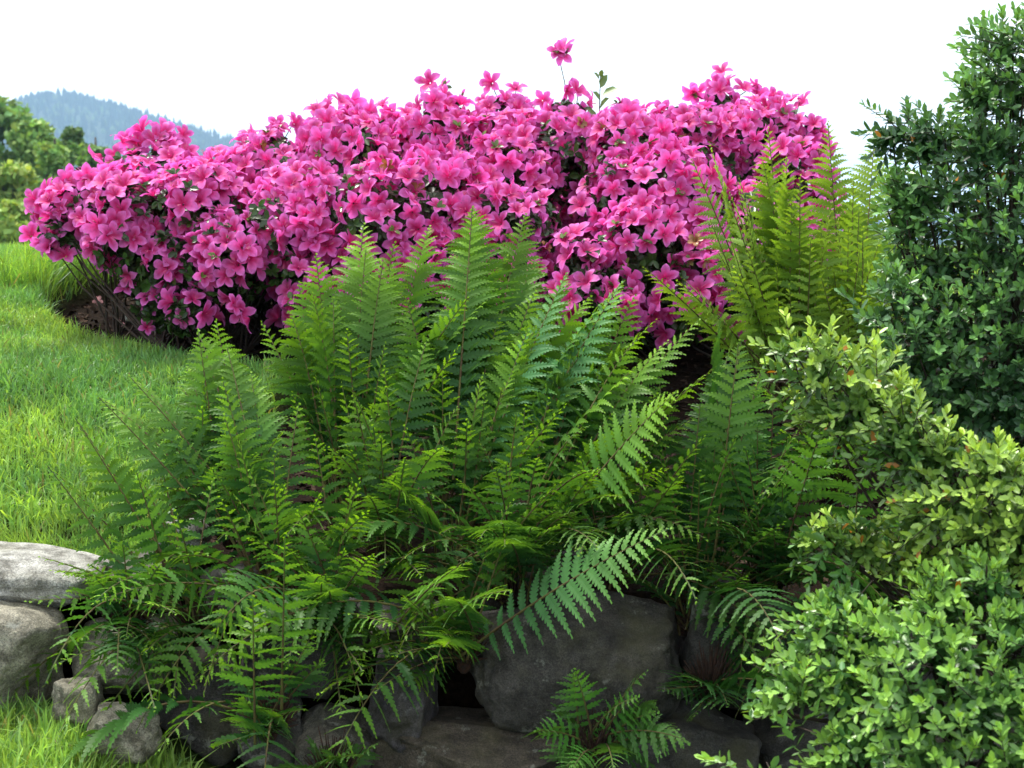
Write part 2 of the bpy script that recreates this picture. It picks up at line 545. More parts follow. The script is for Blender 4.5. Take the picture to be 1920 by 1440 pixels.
LIGHT = (0.36, 0.36, 0.345); TAN = (0.27, 0.255, 0.205); DARK = (0.055, 0.052, 0.050); MID = (0.11, 0.105, 0.09)
wall = thing('stone_wall', P(960, 1400, 2.75), 'dry-laid boulder retaining wall under the ferns', 'wall')
wl = np.array(wall.location)

def px_stone(x0, y0, x1, y1, Y, depth, colr, rz=0, rx=0, roll=0, seed=None, cuts=7, parent=wall, name='stone'):
    c = P((x0 + x1) / 2, (y0 + y1) / 2, Y)
    sx = (x1 - x0) / 2 / FPX * Y; sz = (y1 - y0) / 2 / FPX * Y
    seed = seed if seed is not None else int(abs(x0 * 7 + y0 * 3)) % 997
    o = link(name, stone_mesh((sx * 1.06, depth, sz * 1.06), seed, colr, cuts), parent)
    o.location = tuple(c - wl) if parent is not None else tuple(c)
    o.rotation_euler = (rx, roll, rz)
    return o

px_stone(-190, 1032, 190, 1140, 2.74, 0.14, LIGHT, rz=0.1, roll=0.10, seed=5)
px_stone(-150, 1128, 122, 1345, 2.62, 0.13, TAN, roll=0.06, seed=12, cuts=5)
px_stone(150, 1165, 335, 1300, 2.70, 0.12, TAN, seed=21)
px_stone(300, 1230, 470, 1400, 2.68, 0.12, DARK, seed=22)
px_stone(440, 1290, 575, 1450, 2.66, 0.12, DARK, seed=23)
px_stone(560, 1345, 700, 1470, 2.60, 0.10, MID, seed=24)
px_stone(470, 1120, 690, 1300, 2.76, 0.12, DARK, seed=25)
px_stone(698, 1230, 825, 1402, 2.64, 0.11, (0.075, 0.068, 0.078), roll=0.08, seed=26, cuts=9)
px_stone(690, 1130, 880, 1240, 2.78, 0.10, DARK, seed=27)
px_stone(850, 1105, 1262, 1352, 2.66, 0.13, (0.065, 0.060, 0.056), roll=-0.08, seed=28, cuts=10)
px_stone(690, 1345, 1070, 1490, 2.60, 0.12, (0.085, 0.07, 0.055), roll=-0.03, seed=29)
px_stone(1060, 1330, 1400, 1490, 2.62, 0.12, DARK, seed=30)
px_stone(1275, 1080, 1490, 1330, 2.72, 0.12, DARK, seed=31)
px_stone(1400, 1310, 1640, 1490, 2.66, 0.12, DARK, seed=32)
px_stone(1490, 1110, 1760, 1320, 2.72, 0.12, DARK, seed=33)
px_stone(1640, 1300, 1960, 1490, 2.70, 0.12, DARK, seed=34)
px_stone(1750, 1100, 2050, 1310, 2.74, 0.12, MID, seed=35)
px_stone(200, 1040, 330, 1120, 2.80, 0.09, MID, seed=36)
px_stone(300, 975, 390, 1040, 2.92, 0.06, LIGHT, seed=37)
px_stone(380, 1060, 520, 1150, 2.82, 0.09, MID, seed=38)
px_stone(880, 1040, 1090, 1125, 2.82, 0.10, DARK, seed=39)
px_stone(-420, 1040, -180, 1200, 2.76, 0.12, LIGHT, seed=40)
px_stone(-400, 1180, -140, 1360, 2.66, 0.12, TAN, seed=41)
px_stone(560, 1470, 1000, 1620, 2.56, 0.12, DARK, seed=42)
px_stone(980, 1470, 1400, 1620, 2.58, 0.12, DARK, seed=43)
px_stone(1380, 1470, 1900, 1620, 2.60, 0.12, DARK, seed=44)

def ground_rock(x0, y0, x1, y1, Y, depth, colr, label, seed):
    o = px_stone(x0, y0, x1, y1, Y, depth, colr, seed=seed, parent=None, name='rock')
    o['label'] = label; o['category'] = 'rock'
ground_rock(100, 1276, 192, 1356, 2.50, 0.045, TAN, 'small rounded grey-brown rock beside the big boulder', 51)
ground_rock(150, 1328, 300, 1420, 2.44, 0.06, TAN, 'low flat tan rock half sunk in the lower grass', 52)
ground_rock(236, 590, 252, 602, 4.10, 0.012, (0.5, 0.49, 0.45), 'white pebble on the dark mulch under the azalea', 53)

# ------------------------------------------------------------------ grass
def build_grass():
    S_ = []
    def blades(n, xr, yr, hmin, hmax, keep, width=0.0016, lean=0.45, tone=None, bias=None):
        x = rng.uniform(*xr, n); y = rng.uniform(*yr, n)
        k = keep(x, y); x, y = x[k], y[k]; n = len(x)
        z = ground_h(x, y)
        h = rng.uniform(hmin, hmax, n) * (0.75 + 0.5 * vnoise(np.stack([x, y, 0 * x], -1), 5, 8))
        a = rng.uniform(0, 2 * math.pi, n)
        ld = np.stack([np.cos(a), np.sin(a), 0 * a], -1)
        if bias is not None: ld = norm(ld + np.asarray(bias))
        L = (np.abs(rng.normal(0, lean, n)) * h)[:, None]
        b = np.stack([x, y, z - 0.004], -1)
        fa = rng.uniform(0, math.pi, n)
        sd_ = np.stack([np.cos(fa), np.sin(fa) * .6, 0 * fa], -1)
        wd = (rng.uniform(0.7, 1.5, n) * width)[:, None]
        up = np.array([0, 0, 1.0])
        m = b + up * (h * 0.58)[:, None] + ld * L * 0.35
        drop = np.clip(L / np.maximum(h[:, None], 1e-6) - 0.5, 0, 1.2) * h[:, None] * 0.35
        t = b + up * h[:, None] + ld * L - up * drop
        V = np.stack([b - sd_ * wd, b + sd_ * wd, m + sd_ * wd * .8, m - sd_ * wd * .8, t], 1).reshape(-1, 3)
        i = (np.arange(n) * 5)[:, None]
        F = np.concatenate([i + np.array([[0, 1, 2]]), i + np.array([[0, 2, 3]]), i + np.array([[3, 2, 4]])])
        p = np.stack([x, y, 0 * x], -1)
        q = np.clip(0.55 + 1.6 * (vnoise(p, 2.2, 11) - 0.5) + 1.1 * (vnoise(p, 8, 12) - .5) + rng.normal(0, 0.3, n), 0, 1)[:, None]
        C = np.array([0.15, 0.34, 0.10]) * (1 - q) + np.array([0.33, 0.52, 0.10]) * q
        straw = rng.random(n) < 0.025
        C[straw] = np.array([0.30, 0.27, 0.12])
        if tone is not None: C = C * np.asarray(tone)
        C = C * rng.uniform(0.6, 1.3, (n, 1))
        C = np.repeat(C, 5, 0)
        S_.append((V, F, C))
    lawn = lambda x, y: (bed_mask(x, y) < 0.35) & (y > 2.84)
    def wedge(x, y): return lawn(x, y) & (x > -0.40 * y - 0.12)
    blades(96000, (-2.2, -0.3), (2.84, 4.6), 0.02, 0.05, wedge, width=0.0019, lean=.9)
    blades(52000, (-2.8, -0.3), (4.5, 6.7), 0.02, 0.055, wedge, width=0.0026, lean=.9)
    blades(14000, (-3.4, -0.3), (2.84, 6.7), 0.03, 0.055, lawn, width=0.003)
    blades(14000, (-1.4, 3.4), (4.4, 6.7), 0.03, 0.06, lawn, width=0.004)
    # long fringe along the edge of the bed
    edge = lambda x, y: (bed_mask(x, y) > 0.08) & (bed_mask(x, y) < 0.75) & (y > 3.2) & (x < -0.4)
    blades(26000, (-1.8, -0.6), (3.3, 5.6), 0.035, 0.075, edge, width=0.002, lean=0.7, tone=(0.9, 0.95, 0.9))
    far = lambda x, y: (bed_mask(x, y) < 0.5) & (bed_mask(x - 0.0, y) > -1) & (((x + .16) / 1.33) ** 2 + ((y - 4.62) / .86) ** 2 < 1.35) & (y > 4.55) & (x < -0.8)
    blades(9000, (-1.8, -0.8), (4.5, 5.6), 0.08, 0.15, far, width=0.002, lean=0.9, tone=(0.9, 0.95, 0.85), bias=(0.8, -0.7, 0))
    # lip above the capstone and lower lawn
    lip = lambda x, y: (bed_mask(x, y) < 0.9)
    blades(9000, (-1.4, -0.62), (2.83, 2.93), 0.04, 0.09, lip, lean=0.8, bias=(0, -0.5, 0))
    low = lambda x, y: (x < -0.60 - 0.5 * np.clip(y - 2.45, 0, 1) + 0.05 * np.sin(x * 30))
    blades(36000, (-1.3, -0.5), (2.0, 2.56), 0.02, 0.042, low, width=0.0018, lean=0.6)
    blades(2500, (-1.3, -0.5), (2.1, 2.5), 0.05, 0.09, low, width=0.0022, lean=0.7)
    blades(20000, (-2.2, -0.5), (1.2, 2.1), 0.03, 0.06, lambda x, y: x < 5, width=0.0025, lean=0.6)
    V = np.concatenate([s[0] for s in S_]); C = np.concatenate([s[2] for s in S_])
    off = np.cumsum([0] + [len(s[0]) for s in S_[:-1]])
    F = np.concatenate([s[1] + o for s, o in zip(S_, off)])
    link('lawn_grass', make_mesh('lawn_grass', V, F, M_GRASS, C), kind='stuff',
         label='short bright green lawn grass with longer blades along the bed edge', cat='grass')
build_grass()

# ------------------------------------------------------------------ mulch chips on the bed
def build_mulch():
    n = 14000
    x = rng.uniform(-1.6, 1.4, n); y = rng.uniform(2.9, 5.3, n)
    k = bed_mask(x, y) > 0.5; x, y = x[k], y[k]; n = len(x)
    O = np.stack([x, y, ground_h(x, y) + 0.002], -1)
    R = frames(rng.normal(0, .35, (n, 3)) + np.array([0, 0, 1.0]))
    tint = rng.uniform(0.3, 3.0, (n, 1)) ** 1.2 * np.ones((1, 3))
    TV = np.array([[-.5, -.25, 0], [.5, -.2, 0], [.45, .25, .06], [-.5, .2, .05]])
    V, F, C = stamp(TV, QF, np.tile((0.026, 0.017, 0.012), (4, 1)), R, rng.uniform(0.008, 0.03, n), O, tint)
    link('mulch', make_mesh('mulch', V, F, M_EARTH, C, False), kind='stuff',
         label='dark brown bark mulch in the azalea bed', cat='mulch')
build_mulch()

# ------------------------------------------------------------------ azalea
def flower_template(seed):
    r = np.random.default_rng(seed)
    V, F, C, off = [], [], [], 0
    U = np.array([0.0, 0.30, 0.56, 0.82, 1.0])
    W = np.array([0.10, 0.245, 0.33, 0.225, 0.02])
    for k in range(5):
        a = k * 2 * math.pi / 5 + r.normal(0, .08)
        ln = r.uniform(0.92, 1.08); fl = r.uniform(-0.14, 0.16)
        rows, cols = [], []
        for u, wd in zip(U, W):
            rad = 0.05 + 0.95 * u * ln
            z = 0.80 * u ** 0.75 - (0.46 + 1.6 * fl) * u ** 2.4
            for v in (-1, 0, 1):
                tw = v * wd * (1 + r.normal(0, .05))
                zz = z + (0.10 if v else 0.0) * (1 - .5 * u) + r.normal(0, 0.03) * (u > .3)
                rows.append([rad * math.cos(a) - tw * math.sin(a), rad * math.sin(a) + tw * math.cos(a), zz])
                edge = abs(v)
                deep = np.array([0.64, 0.022, 0.18]); pale = np.array([0.81, 0.21, 0.66])
                t = np.clip(u * 1.3 - 0.30 + 0.30 * edge, 0, 1)
                c = deep * (1 - t) + pale * t
                if k in (0, 1, 4) and 0.2 < u < 0.7 and v == 0: c = c * np.array([0.85, 0.4, 0.6])
                cols.append(c)
        i = np.arange(4)[:, None] * 3; j = np.arange(2)[None]
        F.append(np.stack([i + j, i + j + 1, i + 3 + j + 1, i + 3 + j], -1).reshape(-1, 4) + off)
        V.append(np.array(rows)); C.append(np.array(cols)); off += 15
    for k in range(5):                               # stamens
        a = r.uniform(-0.9, 0.9) + 0.3; q = r.uniform(.5, .75)
        tip = np.array([q * .5 * math.cos(a), q * .5 * math.sin(a), r.uniform(.65, .85)])
        mid = np.array([.12 * math.cos(a), .12 * math.sin(a), .4]); sx = np.array([-math.sin(a), math.cos(a), 0]) * .018
        V.append(np.array([mid - sx, mid + sx, tip + sx, tip - sx]))
        F.append(np.array([[0, 1, 2, 3]]) + off); off += 4
        C.append(np.array([[.7, .08, .3]] * 2 + [[.55, .22, .3]] * 2))
    return np.concatenate(V), np.concatenate(F), np.concatenate(C)
FLOWERS = [flower_template(s) for s in range(6)]
FLOWER_R = 0.0375

def leaf_template(length=1.0, width=0.34, fold=0.10, bend=-0.12):
    """two folded quads, stalk at the origin, growing along +X, face up +Z"""
    return (np.array([[0, 0, 0], [.35, -width * .85, fold], [.75, -width * .8, fold + bend * .5], [1, 0, bend],
                      [.75, width * .8, fold + bend * .5], [.35, width * .85, fold]]) * [length, 1, 1],
            np.array([[0, 1, 2, 3], [0, 3, 4, 5]]))
LV, LF = leaf_template()

def sphere_surface(lobes, spacing, seed, squash=1.0):
    """points on the outside of a union of spheres, at least `spacing` apart"""
    r = np.random.default_rng(seed)
    cs = np.array([l[0] for l in lobes]); rs = np.array([l[1] for l in lobes])
    pts, nrm = [], []
    for i, (c, q) in enumerate(zip(cs, rs)):
        n = int(4 * math.pi * q * q / spacing ** 2 * 5) + 12
        d = norm(r.normal(size=(n, 3)))
        p = c + d * q
        dist = np.linalg.norm(p[:, None] - cs[None], axis=2) - rs[None]
        dist[:, i] = 1
        ok = dist.min(1) > -0.012
        pts.append(p[ok]); nrm.append(d[ok])
    p = np.concatenate(pts); d = np.concatenate(nrm)
    o = r.permutation(len(p)); p, d = p[o], d[o]
    grid, keep = {}, []
    for i, a in enumerate(p):
        k = tuple((a // spacing).astype(int))
        bad = False
        for dx in (-1, 0, 1):
            for dy in (-1, 0, 1):
                for dz in (-1, 0, 1):
                    for b in grid.get((k[0] + dx, k[1] + dy, k[2] + dz), ()):
                        if np.sum((a - p[b]) ** 2) < spacing ** 2: bad = True; break
                    if bad: break
                if bad: break
            if bad: break
        if not bad:
            grid.setdefault(k, []).append(i); keep.append(i)
    return p[keep], d[keep]

def front_most(pts, n, cell, ok=None):
    """indices of the n pieces that show largest: nearest per screen cell, in frame"""
    q = project(pts)
    inside = (q[:, 0] > -10) & (q[:, 0] < 1930) & (q[:, 1] > -10) & (q[:, 1] < 1450)
    if ok is not None: inside &= ok(q[:, 0], q[:, 1])
    best = {}
    for i in np.nonzero(inside)[0]:
        k = (int(q[i, 0] // cell), int(q[i, 1] // cell))
        if k not in best or q[i, 2] < q[best[k], 2]: best[k] = i
    idx = np.array(sorted(best.values(), key=lambda i: q[i, 2]))
    return idx[:n]

def set_matrix(o, R, s, loc):
    from mathutils import Matrix
    M = Matrix([[float(R[i, j] * s) for j in range(3)] + [float(loc[i])] for i in range(3)] + [[0, 0, 0, 1]])
    o.matrix_local = M

FL_MESH = [make_mesh('flower', v, f, M_PETAL, c) for v, f, c in FLOWERS]

def fern_cover(x, y):
    """True where no fern stands in front of the azalea in the photograph"""
    line = np.interp(x, [0, 250, 380, 560, 680, 800, 900, 1000, 1200, 1300, 1420, 1600], [620, 620, 600, 500, 440, 430, 420, 470, 540, 420, 330, 300])
    return y < line

def build_azalea(lobes_px, label, seed, base_px, extra=()):
    r = np.random.default_rng(seed)
    lobes = []
    for (px, py, Y, q) in lobes_px:
        c = P(px, py, Y)
        lobes.append((c, q))
        lobes.append((c + np.array([r.normal(0, .05), 0.38 + r.uniform(0, .2), -0.04]), q * 1.05))
    gz = lambda c: float(ground_h(np.array([c[0]]), np.array([c[1]]), False)[0])
    b0 = P(*base_px); b0[2] = gz(b0) - 0.01
    root = thing('azalea_shrub', b0, label, 'shrub', None)
    # stems
    S = Soup()
    for (c, q) in lobes:
        s = b0 + np.array([r.normal(0, .16), r.normal(0, .10), -0.02])
        s[2] = gz(s) - 0.02
        for k in range(5):
            e = c + norm(r.normal(size=3)) * q * 0.85
            m = (s + e) / 2 + np.array([r.normal(0, .03), r.normal(0, .03), -0.06])
            V, F = tube([s, m * .6 + s * .4, m * .5 + e * .5, e], [.0045, .0036, .0026, .0014], 5)
            S.add(V, F, (1, 1, 1))
    # flowers
    p, d = sphere_surface(lobes, 0.033, seed)
    okz = p[:, 2] > np.array([gz(a) for a in p]) + 0.03
    p, d = p[okz], d[okz]
    den = vnoise(p, 9, seed + 3) * 0.65 + vnoise(p, 20, seed + 4) * 0.35
    under = np.clip(-d[:, 2] * 0.35, 0, 1)
    keep = den > 0.30 + under
    pl, dl = p[~keep], d[~keep]
    p, d = p[keep], d[keep]
    for (px, py, Y) in extra:
        pp = P(px, py, Y); p = np.vstack([p, pp]); d = np.vstack([d, norm(r.normal(0, .5, 3) + [0, -.8, .3])])
    n = len(p)
    bulge = (vnoise(p, 8, seed + 6) - .5) * 0.11 + (vnoise(p, 17, seed + 7) - .5) * 0.05
    bulge[n - len(extra):] = 0
    p = p + d * bulge[:, None]
    # flowers stand proud of the surface, face outward, up and to the light
    O = p + d * r.uniform(-0.012, 0.022, (n, 1))
    Z = d + r.normal(0, 0.55, (n, 3)) + np.array([0, -0.2, 0.1])
    R = frames(Z, r.normal(size=(n, 3)))
    s = FLOWER_R * r.uniform(0.85, 1.22, n)
    O = O - R[:, :, 2] * (s * .3)[:, None]
    var = r.integers(0, 6, n)
    idx = front_most(O, 300, 13, fern_cover)
    pick = np.zeros(n, bool); pick[idx] = True
    for i in idx:
        o = bpy.data.objects.new('flower', FL_MESH[var[i]]); COL.objects.link(o); o.parent = root
        set_matrix(o, R[i], s[i], O[i] - b0)
    S2 = Soup()
    for k in range(6):
        q = (~pick) & (var == k)
        if q.any():
            tint = r.uniform(0.85, 1.12, (q.sum(), 1)) * np.ones((1, 3))
            S2.add(*stamp(*FLOWERS[k], R[q], s[q], O[q], tint))
    link('blossom', S2.mesh('blossom', M_PETAL, b0), root, kind='stuff')
    # leaves: whorls at bare spots and throughout the inside
    S3 = Soup()
    def whorls(C0, D0, size, tone, nleaf=6):
        m = len(C0)
        for k in range(nleaf):
            R0 = frames(D0 + r.normal(0, .25, (m, 3)), r.normal(size=(m, 3)))
            tilt = norm(R0[:, :, 0] * 0.9 + R0[:, :, 2] * r.uniform(0.1, .7, (m, 1)))
            Rz = np.stack([tilt, np.cross(R0[:, :, 2], tilt), np.cross(tilt, np.cross(R0[:, :, 2], tilt))], -1)
            tint = r.uniform(0.6, 1.5, (m, 1)) * np.ones((1, 3))
            S3.add(*stamp(LV, LF, np.tile(tone, (6, 1)), Rz, size * r.uniform(.7, 1.25, m), C0, tint))
    whorls(pl + dl * 0.004, dl, 0.026, (0.04, 0.085, 0.02))
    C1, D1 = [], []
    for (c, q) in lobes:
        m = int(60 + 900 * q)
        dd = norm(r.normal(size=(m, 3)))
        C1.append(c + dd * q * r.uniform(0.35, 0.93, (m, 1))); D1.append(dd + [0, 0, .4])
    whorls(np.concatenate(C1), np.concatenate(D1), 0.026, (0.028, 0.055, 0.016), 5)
    k = r.random(n) < 0.12
    whorls(O[k] + d[k] * 0.012, d[k] + [0, 0, .6], 0.02, (0.10, 0.15, 0.03), 5)     # fresh shoots
    # a few withered blooms
    kk = r.random(n) < 0.025
    if kk.any():
        v, f, c = FLOWERS[0]
        S3.add(*stamp(v * [.55, .55, .8], f, np.tile((0.32, 0.16, 0.07), (len(v), 1)), frames(r.normal(size=(kk.sum(), 3)) + [0, -.6, -.5]), s[kk], O[kk] + d[kk] * .012))
    link('foliage', S3.mesh('foliage', M_AZLEAF, b0), root, kind='stuff')
    # stalks that carry the blooms standing above the shrub
    for ke, (px, py, Y) in enumerate(extra):
        if any(math.hypot(px - a[0], py - a[1]) < 28 for a in extra[:ke]): continue
        e = P(px, py, Y)
        near = min(lobes, key=lambda l: np.linalg.norm(l[0] - e) - l[1])
        s0 = near[0] + (e - near[0]) * 0.1
        V, F = tube([s0, (s0 + e) / 2 + [.008, 0, 0], e], [.002, .0016, .0013], 5)
        S.add(V, F, (1, 1, 1))
    link('stems', S.mesh('stems', M_TWIG, b0), root)
    return root

build_azalea([
    (165, 392, 4.1, .115), (115, 440, 4.05, .05), (290, 360, 4.2, .14), (250, 430, 3.98, .13), (380, 400, 4.0, .15),
    (450, 375, 4.2, .13), (330, 490, 3.95, .11), (430, 470, 3.9, .13), (520, 440, 3.95, .14), (300, 570, 3.95, .06),
    (350, 590, 3.85, .045), (540, 350, 4.2, .14), (265, 520, 4.0, .06), (500, 300, 4.3, .09), (315, 290, 4.25, .05)],
    'low spreading pink azalea overhanging the edge of the lawn', 101, (420, 600, 4.2),
    [(95, 468, 4.0), (85, 455, 4.0), (120, 478, 4.0), (205, 500, 3.95), (135, 335, 4.05), (450, 585, 3.75), (462, 600, 3.75), (440, 572, 3.75), (310, 250, 4.2), (325, 268, 4.2), (258, 268, 4.2), (190, 292, 4.15), (350, 285, 4.2), (520, 238, 4.3), (555, 222, 4.3), (410, 285, 4.25), (470, 265, 4.3)])
build_azalea([
    (650, 335, 4.25, .17), (640, 265, 4.35, .08), (600, 420, 4.0, .13), (700, 430, 3.95, .15), (820, 300, 4.3, .15),
    (832, 215, 4.35, .06), (800, 400, 4.0, .15), (930, 335, 4.2, .15), (950, 245, 4.4, .10), (920, 440, 3.95, .13),
    (1000, 420, 3.9, .07), (1050, 300, 4.3, .12), (1065, 230, 4.4, .07), (590, 540, 3.9, .09), (700, 540, 3.9, .12),
    (830, 520, 3.9, .12), (960, 530, 3.9, .10), (730, 280, 4.4, .09)],
    'tallest pink azalea with one bloom on a long bare stalk above it', 202, (800, 640, 4.25),
    [(1045, 95, 4.4), (1058, 105, 4.4), (1050, 92, 4.42), (800, 158, 4.4), (830, 168, 4.35), (920, 155, 4.4), (968, 165, 4.4), (905, 190, 4.4), (545, 560, 3.8), (590, 600, 3.8), (605, 205, 4.4), (650, 190, 4.4), (690, 215, 4.4), (740, 205, 4.4), (770, 210, 4.4), (862, 185, 4.4), (1005, 190, 4.4), (1085, 170, 4.4), (1062, 165, 4.4), (1105, 195, 4.4), (815, 185, 4.38), (850, 210, 4.38)])
build_azalea([
    (1180, 295, 4.25, .14), (1160, 360, 4.05, .10), (1290, 285, 4.3, .14), (1260, 375, 4.05, .15), (1390, 290, 4.3, .15),
    (1465, 275, 4.3, .12), (1480, 370, 4.15, .13), (1345, 200, 4.4, .04), (1200, 475, 3.9, .12), (1100, 510, 3.85, .09),
    (1310, 470, 3.95, .13), (1420, 450, 4.0, .14), (1250, 570, 3.85, .11), (1130, 560, 3.8, .09), (1370, 560, 3.9, .11),
    (1510, 460, 4.05, .10)],
    'pink azalea growing behind the yellow-green ferns', 303, (1300, 660, 4.25),
    [(1345, 140, 4.4), (1360, 150, 4.4), (1340, 160, 4.4), (1415, 160, 4.4), (1425, 175, 4.4), (1300, 178, 4.4), (1500, 190, 4.3), (1520, 235, 4.3), (1150, 225, 4.35), (1185, 215, 4.35), (1240, 208, 4.35), (1455, 182, 4.35), (1480, 185, 4.35), (1540, 280, 4.3), (1550, 325, 4.25), (1395, 165, 4.4)])

# fallen blooms
def fallen(px, py, Y, label, scale=1.0, withered=False, lift=0.055, cat='flower'):
    c = P(px, py, Y)
    z = float(ground_h(np.array([c[0]]), np.array([c[1]]))[0]) + lift
    v, f, col = FLOWERS[2]
    if withered: col = np.tile((0.55, 0.33, 0.30), (len(v), 1)); v = v * [.7, .7, .9]
    o = link('fallen_flower', make_mesh('fallen_flower', v, f, M_PETAL, col), None, label, cat)
    o.location = (c[0], c[1], z); o.scale = (FLOWER_R * scale,) * 3
    o.rotation_euler = (math.radians(75), 0.3, 0.4)
def y_on_ground(px, py):
    ys = np.linspace(2.9, 6, 400)
    pts = np.array([P(px, py, y) for y in ys])
    d = pts[:, 2] - ground_h(pts[:, 0], pts[:, 1])
    k = np.nonzero(d < 0)[0]
    return ys[k[0]] if len(k) else 5.0
fallen(275, 648, y_on_ground(275, 655), 'fallen pink azalea bloom lying on the lawn by the ferns', 0.7, lift=0.06)
fallen(226, 636, y_on_ground(226, 642), 'pair of pale withered petals on the lawn', 0.5, True)
fallen(183, 594, y_on_ground(183, 598), 'faded reddish bloom at the edge of the mulch', 0.7, True)

# leafy shoot above the azalea
def build_shoot():
    b = P(1125, 330, 4.35); base = b.copy()
    root = thing('leafy_shoot', base, 'upright green sapling shoot with broad leaves poking out above the azalea', 'plant')
    top = P(1126, 135, 4.35)
    V, F = tube([[0, 0, -0.35], [.004, 0, 0], (top - base) * .5 + [-.004, 0, 0], top - base], [.003, .0026, .002, .001], 6)
    link('stem', make_mesh('stem', V, F, M_TWIG), root)
    me = None
    for (px, py, tx, ty, ln) in [(1124, 150, 1112, 130, .03), (1126, 145, 1130, 125, .025), (1126, 165, 1138, 138, .045), (1128, 180, 1155, 165, .055),
                                 (1126, 190, 1112, 168, .04), (1124, 205, 1134, 190, .05), (1120, 225, 1104, 205, .05), (1122, 228, 1140, 215, .05)]:
        a = P(px, py, 4.35); t = P(tx, ty, 4.33)
        X = norm(t - a); Z = norm(np.cross(X, [.3, 1, .2])); Z = norm(np.array([0.1, -.6, .7]) - X * np.dot(X, [0.1, -.6, .7]))
        R = np.stack([X, np.cross(Z, X), Z], -1)
        if me is None:
            me = make_mesh('leaf', LV, LF, M_BOX, np.array([0.13, 0.22, 0.07]))
        o = bpy.data.objects.new('leaf', me); COL.objects.link(o); o.parent = root
        set_matrix(o, R, ln, a - base)
build_shoot()

# ------------------------------------------------------------------ ferns
def pinna_template(nl):
    """unit pinna: midrib along +X, rounded lobes cut almost to it, along +-Y"""
    V, F, off = [], [], 0
    for sgn in (1, -1):
        for i in range(nl):
            x0, x1 = i / nl, (i + 1) / nl
            d = x1 - x0; xm = (x0 + x1) / 2
            h = (0.78 + 0.22 * math.sin(math.pi * min(1, xm * 1.6))) * (1 - xm ** 2.6) + 0.05
            sw = 0.45 * d
            zt = 0.05 * ((i * 7) % 5 - 2) / 2
            pts = [[x0, 0, 0], [x1, 0, 0], [x1 + sw * .55, h * .50, .06], [x0 + .80 * d + sw, h * .90, .07 + zt], [x0 + .45 * d + sw, h, .07 + zt], [x0 + .04 * d + sw * .55, h * .52, .06]]
            V += [[p[0], p[1] * sgn, p[2]] for p in pts]
            F += [[off, off + 1, off + 2], [off, off + 2, off + 5], [off + 5, off + 2, off + 3], [off + 5, off + 3, off + 4]]
            off += 6
    return np.array(V), np.array(F)
PIN = {n: pinna_template(n) for n in (3, 5, 8, 10)}

